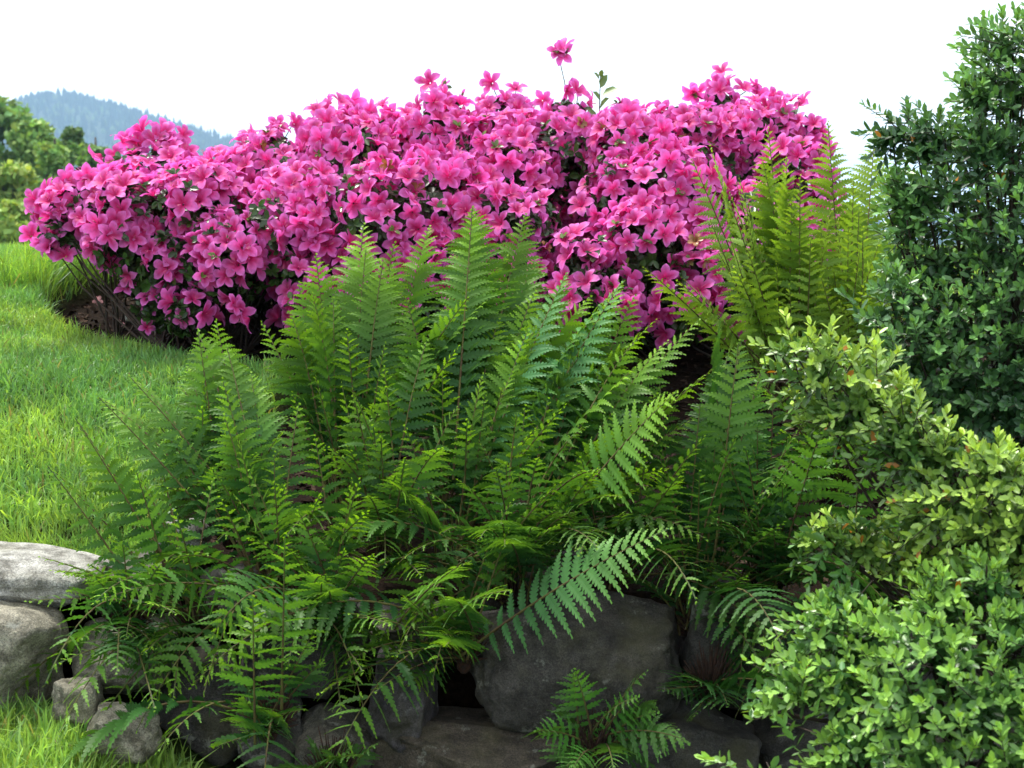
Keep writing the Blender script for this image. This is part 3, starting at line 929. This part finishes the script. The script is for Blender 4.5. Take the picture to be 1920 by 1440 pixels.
def frond(root, B, T, arch, wid, r, tone_old, tone_new, twist=0.3, face=None, young=1.0, bare=0.24, name='frond', broad=0.0105):
    L = np.linalg.norm(T - B)
    C1 = B + (T - B) * 0.35 + np.array([0, 0, arch * L])
    C2 = B + (T - B) * 0.72 + np.array([0, 0, arch * L * 0.75])
    def bez(t):
        t = np.asarray(t)[:, None]
        return (1 - t) ** 3 * B + 3 * (1 - t) ** 2 * t * C1 + 3 * (1 - t) * t ** 2 * C2 + t ** 3 * T
    npair = int(np.clip(L * (1 - bare) / 0.0215, 9, 32))
    u = np.linspace(bare, 0.992, npair)
    u = bare + (u - bare) ** 0.92 * (1 - bare) ** 0.08
    pos = bez(u); tan = norm(bez(np.minimum(u + .01, 1.0)) - bez(u - .01))
    # blade normal: away from the crown's inside, i.e. up and back over the arch
    if face is None:
        out = (T - B) * np.array([1, 1, 0])
        face = np.array([0, 0, 1.0]) - out / max(np.linalg.norm(out), 1e-6) * 0.55 + r.normal(0, .38, 3)
    N = norm(face - tan * (tan @ face)[:, None])
    Sd = np.cross(tan, N)
    S = Soup()
    for i in range(npair):
        t = (u[i] - bare) / (1 - bare)
        prof = (0.55 + 0.9 * t) if t < 0.28 else 0.802 * (1 - ((t - .28) / .72) ** 1.35) / 0.80 + 0.03
        ln = max(wid * min(prof, 1.0), 0.005)
        fwd = math.radians(12 + 34 * t)
        nl = 10 if ln > .08 else 8 if ln > 0.055 else 5 if ln > 0.024 else 3
        TV, TF = PIN[nl]
        hw = np.clip(ln * 0.14, 0.0034, broad)
        for sg in (1, -1):
            tw = twist * (1 + r.normal(0, .35)); f2 = fwd + r.normal(0, .06)
            d = norm(Sd[i] * sg * math.cos(f2) + tan[i] * math.sin(f2) + N[i] * (0.16 + r.normal(0, .06)))
            wv = norm(tan[i] - d * (tan[i] @ d))
            nn = np.cross(d, wv) * sg
            wv2 = wv * math.cos(tw) + N[i] * math.sin(tw) * 1.0
            x = TV[:, 0:1]; y = TV[:, 1:2]; z = TV[:, 2:3]
            l2 = ln * r.uniform(.9, 1.06)
            bend = (0.16 + 0.22 * r.random()) * l2
            Vv = pos[i] + tan[i] * (0.004 * sg) + d * (x * l2) + wv2 * (y * hw) + nn * (z * hw) - N[i] * (x ** 2 * bend * .5) - np.array([0, 0, 1]) * (x ** 2 * bend * .8)
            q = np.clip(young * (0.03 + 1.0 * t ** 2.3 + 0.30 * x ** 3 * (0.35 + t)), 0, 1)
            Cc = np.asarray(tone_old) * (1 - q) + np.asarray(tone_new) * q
            S.add(Vv, TF, Cc * r.uniform(.88, 1.1))
    ru = np.linspace(bare - .03, 0.995, 26)
    rp = bez(ru); rt = norm(np.gradient(rp, axis=0)); rn = norm(face - rt * (rt @ face)[:, None]); rs = np.cross(rt, rn) * 0.0013
    V = np.concatenate([rp - rs, rp + rs]); k = np.arange(25)
    S.add(V, np.concatenate([np.stack([k, k + 26, k + 27], -1), np.stack([k, k + 27, k + 1], -1)]), np.asarray(tone_old) * 1.3)
    o = link(name, S.mesh('frond', M_FERN, root.location, smooth=False), root)
    uu = np.linspace(0, 0.99, 14)
    V, F = tube(bez(uu), 0.0034 * (1 - uu * .8) * (0.6 + L * .7), 5)
    link('rachis', make_mesh('rachis', V - np.array(root.location), F, M_RACHIS), o)

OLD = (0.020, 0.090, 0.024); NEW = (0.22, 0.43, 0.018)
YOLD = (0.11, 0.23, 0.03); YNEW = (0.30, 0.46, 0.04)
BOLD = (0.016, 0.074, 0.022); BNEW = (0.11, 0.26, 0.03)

def fern(base, tips, label, seed, old=OLD, new=NEW, fill=8, spill=0, wid=0.18, young=1.0, arch=0.11, twist=0.4, shrink=(0.6, 0.98)):
    r = np.random.default_rng(seed)
    b = P(*base)
    root = thing('fern', b, label, 'fern')
    # chaffy crown the fronds grow from
    D = norm(r.normal(size=(160, 3))); D[:, 2] = np.abs(D[:, 2])
    S = Soup()
    for d in D:
        p0 = d * 0.015; p1 = d * r.uniform(.03, .06) + [0, 0, r.uniform(0, .05)]
        V, F = tube([p0, p1], [.003, .0008], 4); S.add(V, F, (1, 1, 1))
    V, F = tube([[0, 0, -.022], [0, 0, -.012], [0, 0, .015], [0, 0, .03]], [.006, .014, .014, .004], 9); S.add(V, F, (1, 1, 1))
    link('root_crown', S.mesh('root_crown', M_CHAFF), root)
    allt = [tuple(t) for t in tips]
    for k in range(int(fill * 1.45)):
        i, j = r.choice(len(tips), 2, replace=False)
        f = r.uniform(0, 1); sk = r.uniform(*shrink)
        px = tips[i][0] * (1 - f) + tips[j][0] * f; py = tips[i][1] * (1 - f) + tips[j][1] * f
        Yt = tips[i][2] * (1 - f) + tips[j][2] * f + r.normal(0, .08)
        px = base[0] + (px - base[0]) * sk + r.normal(0, 22); py = base[1] + (py - base[1]) * sk + r.normal(0, 18)
        allt.append((px, py, base[2] + (Yt - base[2]) * sk))
    for k in range(spill):            # outer fronds that arch forward and hang over the wall
        a = r.uniform(-1.25, 1.25); q = r.uniform(.28, .50)
        e = b + np.array([math.sin(a) * q, -math.cos(a) * q * .8, r.uniform(-.12, .16)])
        pe = project(e[None])[0]
        if 830 < pe[0] < 1290 and pe[1] > 1130: continue      # the big wall stone stays in view
        allt.append((pe[0], pe[1], e[1], r.uniform(.2, .27), r.uniform(.22, .42)))
    for t in allt:
        T = P(*t[:3])
        B = b + np.array([r.normal(0, .018), r.normal(0, .018), r.uniform(0, .02)])
        L = np.linalg.norm(T - B)
        w_ = ((t[3] * max(L, .16)) if len(t) > 3 else wid * max(L, .3)) * r.uniform(.85, 1.12)
        k = r.uniform(0.85, 1.15)
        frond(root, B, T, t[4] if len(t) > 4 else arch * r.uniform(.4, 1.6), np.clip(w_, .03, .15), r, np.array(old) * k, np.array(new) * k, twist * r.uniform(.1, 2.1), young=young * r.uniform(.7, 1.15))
    return root

FERN_CAP = fern((370, 1190, 2.66), [(90, 872, 2.72), (140, 783, 2.80), (255, 885, 2.72), (78, 1045, 2.58), (52, 1128, 2.50), (108, 1245, 2.45), (190, 1345, 2.42, .2),
     (300, 870, 2.85), (330, 960, 2.55), (270, 1225, 2.42), (325, 1310, 2.40), (210, 1010, 2.55), (400, 900, 2.75)],
     'mid green fern leaning out over the pale capstone', 11, spill=3, fill=11)
fern((520, 1150, 2.74), [(185, 745, 2.95), (245, 708, 3.0), (335, 722, 3.05), (372, 622, 3.1), (425, 650, 3.0), (440, 930, 2.52), (515, 905, 2.55),
     (600, 930, 2.6), (405, 600, 3.15), (690, 960, 2.55), (470, 700, 3.0), (300, 800, 2.85), (420, 780, 2.8), (560, 760, 2.85)],
     'large dark green fern on the wall beside the lawn', 12, spill=6, fill=16)
FERN_DROOP = fern((505, 1370, 2.46), [(420, 1240, 2.36), (590, 1180, 2.38), (405, 1400, 2.34), (570, 1330, 2.34)],
     'fern with upright fronds of thin drooping leaflets below the wall top', 13, spill=3, fill=5, young=.7, twist=0.75, arch=.02)
fern((650, 1010, 3.05), [(490, 605, 3.2), (545, 590, 3.2), (592, 478, 3.3), (560, 530, 3.3), (682, 420, 3.35), (625, 560, 3.2), (735, 500, 3.25),
     (805, 425, 3.35), (722, 645, 3.05), (650, 620, 3.1), (590, 700, 3.0), (700, 760, 2.95), (910, 565, 3.1), (860, 650, 3.0), (950, 480, 3.2)],
     'dense upright fern rising in front of the tall azalea', 14, fill=18)
FERN_TALL = fern((850, 1080, 2.92), [(885, 390, 3.3), (985, 402, 3.35), (845, 555, 3.15), (1005, 482, 3.3), (905, 520, 3.2), (760, 560, 3.1), (735, 908, 2.58),
     (790, 950, 2.55), (1060, 515, 3.2), (935, 600, 3.1), (830, 700, 2.95), (960, 700, 3.0), (990, 620, 3.05), (760, 800, 2.8), (1170, 528, 3.05), (1110, 640, 2.95), (1190, 690, 2.85), (1230, 600, 2.95), (1060, 760, 2.8)],
     'tallest dark green fern with bright tips reaching up into the pink blooms', 15, fill=20)
FERN_LOW = fern((870, 1240, 2.60), [(1060, 900, 2.6), (650, 1150, 2.45), (700, 1300, 2.40), (600, 1300, 2.40),
     (760, 1120, 2.42), (960, 940, 2.6), (830, 1190, 2.36), (740, 1230, 2.38)],
     'low fern arching over the big dark wall stone', 16, spill=7, fill=9, young=.8, old=BOLD, new=NEW)
FERN_SPREAD = fern((980, 1070, 2.82), [(1165, 530, 3.1), (1190, 555, 3.05), (1265, 735, 2.68, .22), (1090, 640, 3.0), (1250, 640, 2.9), (1125, 600, 3.0), (1310, 600, 2.95),
     (1340, 690, 2.8), (1180, 800, 2.7), (1250, 880, 2.62), (1120, 880, 2.6), (900, 830, 2.75)],
     'spreading fern with one broad bright frond above the big dark stone', 17, spill=5, fill=18)
fern((1300, 1190, 2.70), [(1390, 640, 2.95), (1430, 690, 2.8), (1350, 600, 3.0), (1235, 700, 2.9), (1500, 800, 2.70), (1560, 870, 2.66), (1650, 960, 2.66),
     (1240, 840, 2.7), (1380, 820, 2.65), (1470, 980, 2.56), (1400, 1080, 2.52), (1210, 960, 2.62), (1180, 1080, 2.6)],
     'dark upright fern beside the boxwood', 18, spill=6, fill=18, old=BOLD, new=BNEW)
fern((1480, 770, 3.38), [(1298, 300, 3.45), (1330, 268, 3.5), (1440, 240, 3.55), (1475, 292, 3.5), (1500, 330, 3.4), (1330, 410, 3.3), (1208, 502, 3.2),
     (1280, 522, 3.22), (1400, 400, 3.3), (1560, 380, 3.4), (1430, 300, 3.5), (1385, 330, 3.4), (1345, 470, 3.25), (1520, 450, 3.3)],
     'yellow-green fern with reddish stalks before the azalea', 19, fill=22, old=YOLD, new=YNEW, arch=.03, twist=.45, wid=.19, shrink=(.6, .92))
fern((1600, 760, 3.45), [(1552, 228, 3.7), (1640, 252, 3.8), (1600, 335, 3.6), (1650, 450, 3.4), (1700, 420, 3.5), (1570, 400, 3.5), (1620, 480, 3.4), (1540, 520, 3.3), (1760, 520, 3.5)],
     'yellow-green fern half hidden behind the boxwood', 20, fill=14, old=YOLD, new=YNEW, arch=.03, twist=.45, wid=.19, shrink=(.6, .95))
FERN_SMALL = fern((1110, 1420, 2.42), [(1008, 1372, 2.33, .3), (1075, 1262, 2.40, .3), (1190, 1310, 2.34, .3), (1285, 1388, 2.32, .3), (1150, 1440, 2.28, .3), (1060, 1440, 2.30, .3), (1210, 1260, 2.4, .3)],
     'small pale fern growing from a gap low in the wall', 21, fill=4, wid=.28, young=.6, old=(.05, .13, .03), new=(.12, .26, .04))
fern((1330, 1300, 2.52), [(1240, 1295, 2.45, .28), (1480, 1270, 2.48, .28), (1400, 1212, 2.55, .28), (1300, 1345, 2.42, .28), (1440, 1318, 2.42, .28)],
     'small fern in the shadow below the dark upright fern', 22, fill=3, wid=.26, young=.55, old=BOLD, new=BNEW)
fern((625, 1470, 2.40), [(545, 1440, 2.33, .3), (590, 1402, 2.38, .3), (655, 1402, 2.38, .3), (705, 1395, 2.36, .3), (620, 1420, 2.3, .3)],
     'little fern sprouting at the foot of the wall', 23, fill=2, wid=.28, young=.6, old=(.05, .13, .03), new=(.12, .26, .04))
fern((1640, 1180, 2.66), [(1570, 900, 2.68), (1700, 900, 2.7), (1780, 950, 2.66), (1650, 1000, 2.6), (1740, 1040, 2.55), (1600, 1040, 2.55), (1850, 960, 2.66)],
     'dark fern showing through the gaps of the boxwood', 24, spill=4, fill=8, old=BOLD, new=BNEW)

fern((610, 1200, 2.66), [(470, 1010, 2.5), (560, 960, 2.5), (660, 900, 2.6), (700, 1040, 2.45), (640, 1340, 2.40), (540, 1250, 2.38), (600, 1080, 2.42), (480, 1180, 2.4), (730, 1170, 2.4), (590, 820, 2.75), (680, 1260, 2.38)],
     'bushy fern spilling down the wall between two taller ferns', 25, spill=7, fill=9, young=.8)
fern((720, 1060, 2.86), [(640, 720, 2.9), (720, 690, 2.95), (800, 640, 3.0), (760, 860, 2.62), (690, 930, 2.58), (830, 840, 2.65), (620, 840, 2.7), (860, 760, 2.8), (700, 800, 2.75), (790, 1080, 2.5)],
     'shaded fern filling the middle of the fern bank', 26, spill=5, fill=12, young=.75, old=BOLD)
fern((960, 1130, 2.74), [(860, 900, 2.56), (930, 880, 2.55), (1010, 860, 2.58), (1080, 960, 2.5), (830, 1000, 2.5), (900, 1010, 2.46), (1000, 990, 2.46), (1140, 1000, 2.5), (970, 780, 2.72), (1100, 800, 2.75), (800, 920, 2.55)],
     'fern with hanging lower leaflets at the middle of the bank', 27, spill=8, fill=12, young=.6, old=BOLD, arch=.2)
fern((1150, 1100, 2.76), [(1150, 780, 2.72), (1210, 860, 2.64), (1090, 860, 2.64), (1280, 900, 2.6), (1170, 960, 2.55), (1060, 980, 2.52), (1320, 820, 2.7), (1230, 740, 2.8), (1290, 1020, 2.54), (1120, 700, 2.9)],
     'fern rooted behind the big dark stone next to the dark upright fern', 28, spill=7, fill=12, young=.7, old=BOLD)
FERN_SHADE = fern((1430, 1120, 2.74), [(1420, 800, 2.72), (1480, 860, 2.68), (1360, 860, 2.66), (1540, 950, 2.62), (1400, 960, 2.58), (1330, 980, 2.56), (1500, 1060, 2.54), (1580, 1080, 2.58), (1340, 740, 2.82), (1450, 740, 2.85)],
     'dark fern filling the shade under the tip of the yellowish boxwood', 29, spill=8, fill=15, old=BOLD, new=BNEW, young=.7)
fern((430, 1010, 2.92), [(330, 830, 2.9), (390, 760, 2.95), (460, 740, 3.0), (300, 910, 2.76), (480, 850, 2.78), (400, 880, 2.74), (540, 830, 2.85), (350, 690, 3.1)],
     'fern at the lawn edge above the small pale stone', 30, fill=10)
fern((240, 1180, 2.60), [(130, 1110, 2.48), (170, 1060, 2.52), (230, 1020, 2.52), (300, 1060, 2.46), (150, 1200, 2.42), (330, 1150, 2.4), (220, 1260, 2.38), (290, 1330, 2.36)],
     'short fern between the capstone and the lower boulder', 31, spill=1, fill=5, young=.6)

fern((1560, 930, 2.95), [(1500, 640, 3.05), (1590, 655, 3.1), (1640, 700, 3.05), (1480, 720, 2.95), (1680, 760, 3.0), (1720, 860, 2.85), (1450, 800, 2.85), (1540, 760, 2.85), (1620, 820, 2.8), (1400, 700, 3.0)],
     'green fern on the slope between the yellow-green fern and the yellowish boxwood', 32, spill=8, fill=14)
fern((1730, 1000, 2.85), [(1640, 760, 2.9), (1720, 720, 2.95), (1800, 760, 2.95), (1760, 850, 2.75), (1680, 880, 2.7), (1840, 860, 2.8)],
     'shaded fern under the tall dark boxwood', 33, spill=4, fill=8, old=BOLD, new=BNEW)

# broad single fronds that stand out from their clumps
def add_frond(root, base, tip, arch, wid, face, old, new, twist=.1, young=1.0, seed=1, bare=.14):
    r = np.random.default_rng(seed)
    frond(root, P(*base), P(*tip), arch, wid, r, np.array(old), np.array(new), twist, np.array(face), young, bare, broad=.0125)
BLUE = (0.06, 0.19, 0.065)
add_frond(FERN_LOW, (862, 1232, 2.56), (1256, 990, 2.40), .05, .105, (-.15, -.62, .75), BLUE, (0.20, 0.40, 0.05), .12, .9, 71)
add_frond(FERN_LOW, (800, 1200, 2.56), (958, 1108, 2.30), .10, .075, (0, -.35, .9), (0.06, 0.17, 0.045), NEW, .3, .9, 72)
add_frond(FERN_LOW, (740, 1180, 2.58), (882, 1052, 2.34), .08, .07, (0, -.3, .9), (0.06, 0.17, 0.045), NEW, .3, .9, 73)
add_frond(FERN_SPREAD, (1030, 1010, 2.74), (1268, 735, 2.56), .06, .105, (-.3, -.65, .6), (0.08, 0.22, 0.035), (0.24, 0.43, 0.035), .1, 1, 74)
add_frond(FERN_SPREAD, (960, 900, 2.9), (1165, 530, 3.0), .05, .10, (-.5, -.45, .65), BLUE, (0.16, 0.36, 0.09), .15, .8, 75)
add_frond(FERN_SPREAD, (900, 900, 2.92), (1062, 514, 3.1), .05, .095, (-.5, -.45, .65), BLUE, (0.16, 0.36, 0.09), .15, .8, 76)
add_frond(FERN_TALL, (850, 900, 2.95), (886, 388, 3.2), .02, .10, (-.1, -.8, .4), OLD, NEW, .1, 1, 77)
add_frond(FERN_DROOP, (528, 1330, 2.42), (534, 1003, 2.36), .0, .085, (0, -.9, .3), (0.05, 0.15, 0.03), NEW, .65, .8, 78)
add_frond(FERN_DROOP, (478, 1400, 2.38), (474, 1120, 2.30), .0, .08, (0, -.9, .3), (0.05, 0.15, 0.03), NEW, .65, .8, 79)

add_frond(FERN_SHADE, (1450, 1110, 2.68), (1546, 780, 2.62), .02, .10, (.2, -.8, .45), (0.04, 0.13, 0.03), (0.14, 0.32, 0.03), .15, .9, 80)
add_frond(FERN_SHADE, (1600, 1060, 2.68), (1612, 832, 2.66), .02, .10, (.0, -.8, .5), (0.04, 0.13, 0.03), (0.14, 0.32, 0.03), .2, .8, 81)
add_frond(FERN_SHADE, (1340, 1040, 2.70), (1385, 640, 2.80), .02, .10, (-.2, -.8, .45), (0.05, 0.15, 0.03), (0.20, 0.39, 0.03), .15, .9, 82)

for k, (tp, wd) in enumerate([((1008, 1372, 2.34), .05), ((1078, 1258, 2.38), .05), ((1195, 1305, 2.34), .045), ((1288, 1392, 2.33), .05), ((1075, 1440, 2.30), .04), ((1230, 1335, 2.36), .04)]):
    add_frond(FERN_SMALL, (1115, 1405, 2.42), tp, .12, wd, (0, -.75, .55), (0.06, 0.20, 0.035), (0.12, 0.30, 0.03), .1, .7, 110 + k, bare=.15)
for k, (bp, tp, wd) in enumerate([((335, 1105, 2.70), (138, 780, 2.72), .075), ((270, 1125, 2.64), (86, 870, 2.62), .06), ((460, 965, 2.85), (243, 706, 2.86), .08),
                                  ((415, 1000, 2.80), (182, 742, 2.80), .07), ((320, 1110, 2.66), (255, 883, 2.60), .075), ((410, 900, 2.9), (371, 620, 2.98), .085)]):
    add_frond(FERN_CAP, bp, tp, .03, wd, (.65, -.6, .4), (0.035, 0.115, 0.032), (0.19, 0.39, 0.03), .25, 1, 90 + k, bare=.05)

# ------------------------------------------------------------------ boxwood
def box_leaf(fold=.07, w=.215):
    return (np.array([[0, 0, 0], [.32, -w * .9, fold], [.76, -w * .86, fold * .9], [1, 0, 0.0], [.76, w * .86, fold * .9], [.32, w * .9, fold]]),
            np.array([[0, 1, 2, 3], [0, 3, 4, 5]]))
BV, BF = box_leaf()

def build_boxwood(lobes_px, label, seed, base_px, tone_old, tone_new, spacing=0.025, lean=(-.55, -.3, .4), orange=0.0015, leaf=0.0225):
    r = np.random.default_rng(seed)
    lobes = []
    for (px, py, Y, q) in lobes_px:
        lobes.append((P(px, py, Y), q))
    b0 = P(*base_px)
    b0[2] = float(ground_h(np.array([b0[0]]), np.array([b0[1]]), False)[0])
    root = thing('boxwood_shrub', b0, label, 'shrub')
    S = Soup()
    hub = b0 + np.array([0, 0, 0.25])
    V, F = tube([b0 - [0, 0, .03], b0 + [.01, 0, .12], hub + [0, 0, .05]], [.022, .018, .014], 8); S.add(V, F, (1, 1, 1))
    for (c, q) in lobes:
        s = hub + np.array([r.normal(0, .02), r.normal(0, .02), r.uniform(-.05, .15)])
        for k in range(2):
            e = c + norm(r.normal(size=3)) * q * .7
            m = (s + e) / 2 + np.array([r.normal(0, .02), .03 + r.normal(0, .02), -.03])
            V, F = tube([s, m * .6 + s * .4, m * .5 + e * .5, e], [.006, .0042, .003, .0013], 5); S.add(V, F, (1, 1, 1))
    p, d = sphere_surface(lobes, spacing, seed)
    # inner sprigs, shorter
    n = len(p)
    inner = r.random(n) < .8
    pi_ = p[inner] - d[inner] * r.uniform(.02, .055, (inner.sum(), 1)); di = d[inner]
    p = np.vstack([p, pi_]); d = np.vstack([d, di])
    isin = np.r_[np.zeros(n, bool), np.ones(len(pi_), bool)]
    n = len(p)
    axis = norm(d + np.asarray(lean) + r.normal(0, .35, (n, 3)))
    p = p + d * ((vnoise(p, 11, seed + 2) - .5) * .09)[:, None]
    slen = r.uniform(.05, .09, n) * np.where(vnoise(p, 14, seed) > .6, 1.5, 1.0)
    O, X, Z, Sz, Tn = [], [], [], [], []
    start = p - axis * (slen * .55)[:, None]
    side0 = norm(np.cross(axis, r.normal(size=(n, 3))))
    npair = 7
    young_and_lit = np.clip(vnoise(p, 10, seed + 5) * 1.6 - .05 + .4 * d[:, 2], 0, 1)  # patches of young growth, plus lit tops painted as paler upward-facing sprigs
    for k in range(npair):
        f = (k + .4) / npair
        pos = start + axis * (slen * f)[:, None] + np.array([0, 0, -1]) * (slen * f * f * .25)[:, None]
        rot = side0 if k % 2 == 0 else np.cross(axis, side0)
        for sg in (1, -1):
            out = rot * sg
            dirn = norm(out * (1 - .45 * f) + axis * (.45 + .7 * f) + r.normal(0, .16, (n, 3)))
            O.append(pos); X.append(dirn)
            Z.append(norm(axis * .8 - out * .3 + np.array([0, -.15, .55]) + r.normal(0, .2, (n, 3))))
            Sz.append(leaf * r.uniform(.75, 1.15, n) * (1 - .35 * f ** 3))
            q = np.clip(young_and_lit * (.25 + .9 * f), 0, 1) * np.where(isin, .35, 1)
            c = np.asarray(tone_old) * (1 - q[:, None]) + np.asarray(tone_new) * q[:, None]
            c = c * r.uniform(.75, 1.25, (n, 1))
            oc = r.random(n) < orange * (1 + 4 * (vnoise(p, 6, seed + 8) > .62))
            c[oc] = np.array([.42, .17, .02])
            Tn.append(c)
        # twig
    O = np.concatenate(O); X = np.concatenate(X); Z = np.concatenate(Z); Sz = np.concatenate(Sz); Tn = np.concatenate(Tn)
    Z = norm(Z - X * np.sum(X * Z, 1, keepdims=True))
    R = np.stack([X, np.cross(Z, X), Z], -1)
    for i in range(0, n, 1):
        if not isin[i]:
            V, F = tube([start[i] - axis[i] * .02, start[i] + axis[i] * slen[i] * .95 - [0, 0, slen[i] * .22]], [.0011, .0006], 3); S.add(V, F, (1, 1, 1))
    idx = front_most(O + X * Sz[:, None] * .5, 300, 11)
    pick = np.zeros(len(O), bool); pick[idx] = True
    # the separate leaves share eight colour variants of one mesh
    lum = Tn[idx].sum(1)
    order = np.argsort(lum)
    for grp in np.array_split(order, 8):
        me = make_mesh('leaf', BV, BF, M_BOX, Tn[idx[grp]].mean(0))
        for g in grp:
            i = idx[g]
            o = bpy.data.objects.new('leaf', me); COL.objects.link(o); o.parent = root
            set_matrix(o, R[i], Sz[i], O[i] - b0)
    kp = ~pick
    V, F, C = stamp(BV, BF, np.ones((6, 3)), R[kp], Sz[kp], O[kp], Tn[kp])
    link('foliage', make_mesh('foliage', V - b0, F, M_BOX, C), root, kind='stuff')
    link('stems', S.mesh('stems', M_TWIG, b0), root)
    return len(O)

XO = (0.03, 0.09, 0.036); XN = (0.17, 0.36, 0.10)
nb = build_boxwood([
    (1885, 95, 2.5, .055), (1900, 160, 2.5, .085), (1960, 150, 2.5, .12), (1840, 175, 2.45, .05), (1850, 270, 2.45, .07), (1735, 270, 2.5, .065), (1670, 255, 2.5, .035),
    (1910, 340, 2.5, .11), (1790, 375, 2.52, .10), (1700, 365, 2.5, .06), (1890, 480, 2.45, .12), (1770, 490, 2.5, .085), (1710, 420, 2.5, .05),
    (1840, 610, 2.42, .10), (1750, 600, 2.4, .06), (1690, 560, 2.4, .035), (1720, 680, 2.38, .06), (1900, 740, 2.4, .11), (1800, 720, 2.4, .07), (1650, 690, 2.36, .035), (1990, 600, 2.5, .14), (2000, 380, 2.5, .14), (1650, 590, 2.4, .025)],
    'tall dark boxwood shrub standing against the white sky', 401, (1930, 1150, 2.62), XO, XN)
nb += build_boxwood([
    (1475, 655, 2.2, .022), (1535, 690, 2.2, .045), (1600, 745, 2.2, .06), (1550, 765, 2.2, .035), (1680, 805, 2.15, .06), (1640, 740, 2.22, .035), (1760, 855, 2.15, .06),
    (1850, 890, 2.1, .07), (1800, 940, 2.1, .06), (1905, 960, 2.1, .08), (1730, 970, 2.2, .045), (1860, 1010, 2.1, .05), (1560, 1000, 2.2, .03), (1515, 1010, 2.2, .02), (1620, 1015, 2.2, .035), (1700, 1040, 2.2, .04), (1990, 950, 2.15, .09)],
    'yellowish boxwood branch reaching out over the ferns', 402, (2000, 1300, 2.35), (0.06, 0.16, 0.04), (0.40, 0.58, 0.10), orange=.008)
nb += build_boxwood([
    (1760, 1125, 2.0, .06), (1850, 1095, 2.0, .055), (1570, 1120, 2.05, .03), (1545, 1180, 2.0, .04), (1640, 1215, 2.0, .055), (1760, 1225, 1.95, .07), (1885, 1200, 1.95, .075),
    (1495, 1280, 1.95, .035), (1580, 1295, 1.95, .055), (1700, 1330, 1.9, .08), (1850, 1330, 1.9, .095), (1600, 1395, 1.9, .06), (1450, 1325, 1.95, .018), (1760, 1435, 1.85, .08), (1905, 1430, 1.85, .08), (1560, 1430, 1.88, .04), (1410, 1450, 1.85, .02), (1970, 1260, 1.95, .1)],
    'bright green boxwood below the yellowish boxwood branch', 403, (1830, 1500, 2.05), (0.05, 0.15, 0.045), (0.27, 0.48, 0.085), orange=.0015)

# ------------------------------------------------------------------ haze in the valley air
def build_haze():
    x, y0, y1, z0, z1 = 6500.0, -3500.0, 6500.0, -8.0, 330.0
    V = np.array([[sx * x, yy, zz] for zz in (z0, z1) for yy in (y0, y1) for sx in (-1, 1)])
    F = np.array([[0, 2, 3, 1], [4, 5, 7, 6], [0, 1, 5, 4], [2, 6, 7, 3], [0, 4, 6, 2], [1, 3, 7, 5]])
    m = bpy.data.materials.new('haze'); m.use_nodes = True
    t = m.node_tree; t.nodes.clear()
    v = t.nodes.new('ShaderNodeVolumePrincipled')
    v.inputs['Color'].default_value = (0.46, 0.70, 1.0, 1)
    v.inputs['Density'].default_value = 0.00022
    v.inputs['Anisotropy'].default_value = 0.2
    o = t.nodes.new('ShaderNodeOutputMaterial')
    t.links.new(v.outputs[0], o.inputs['Volume'])
    link('haze', make_mesh('haze', V, F, m, smooth=False), kind='stuff', label='pale blue haze filling the valley air', cat='haze')
build_haze()
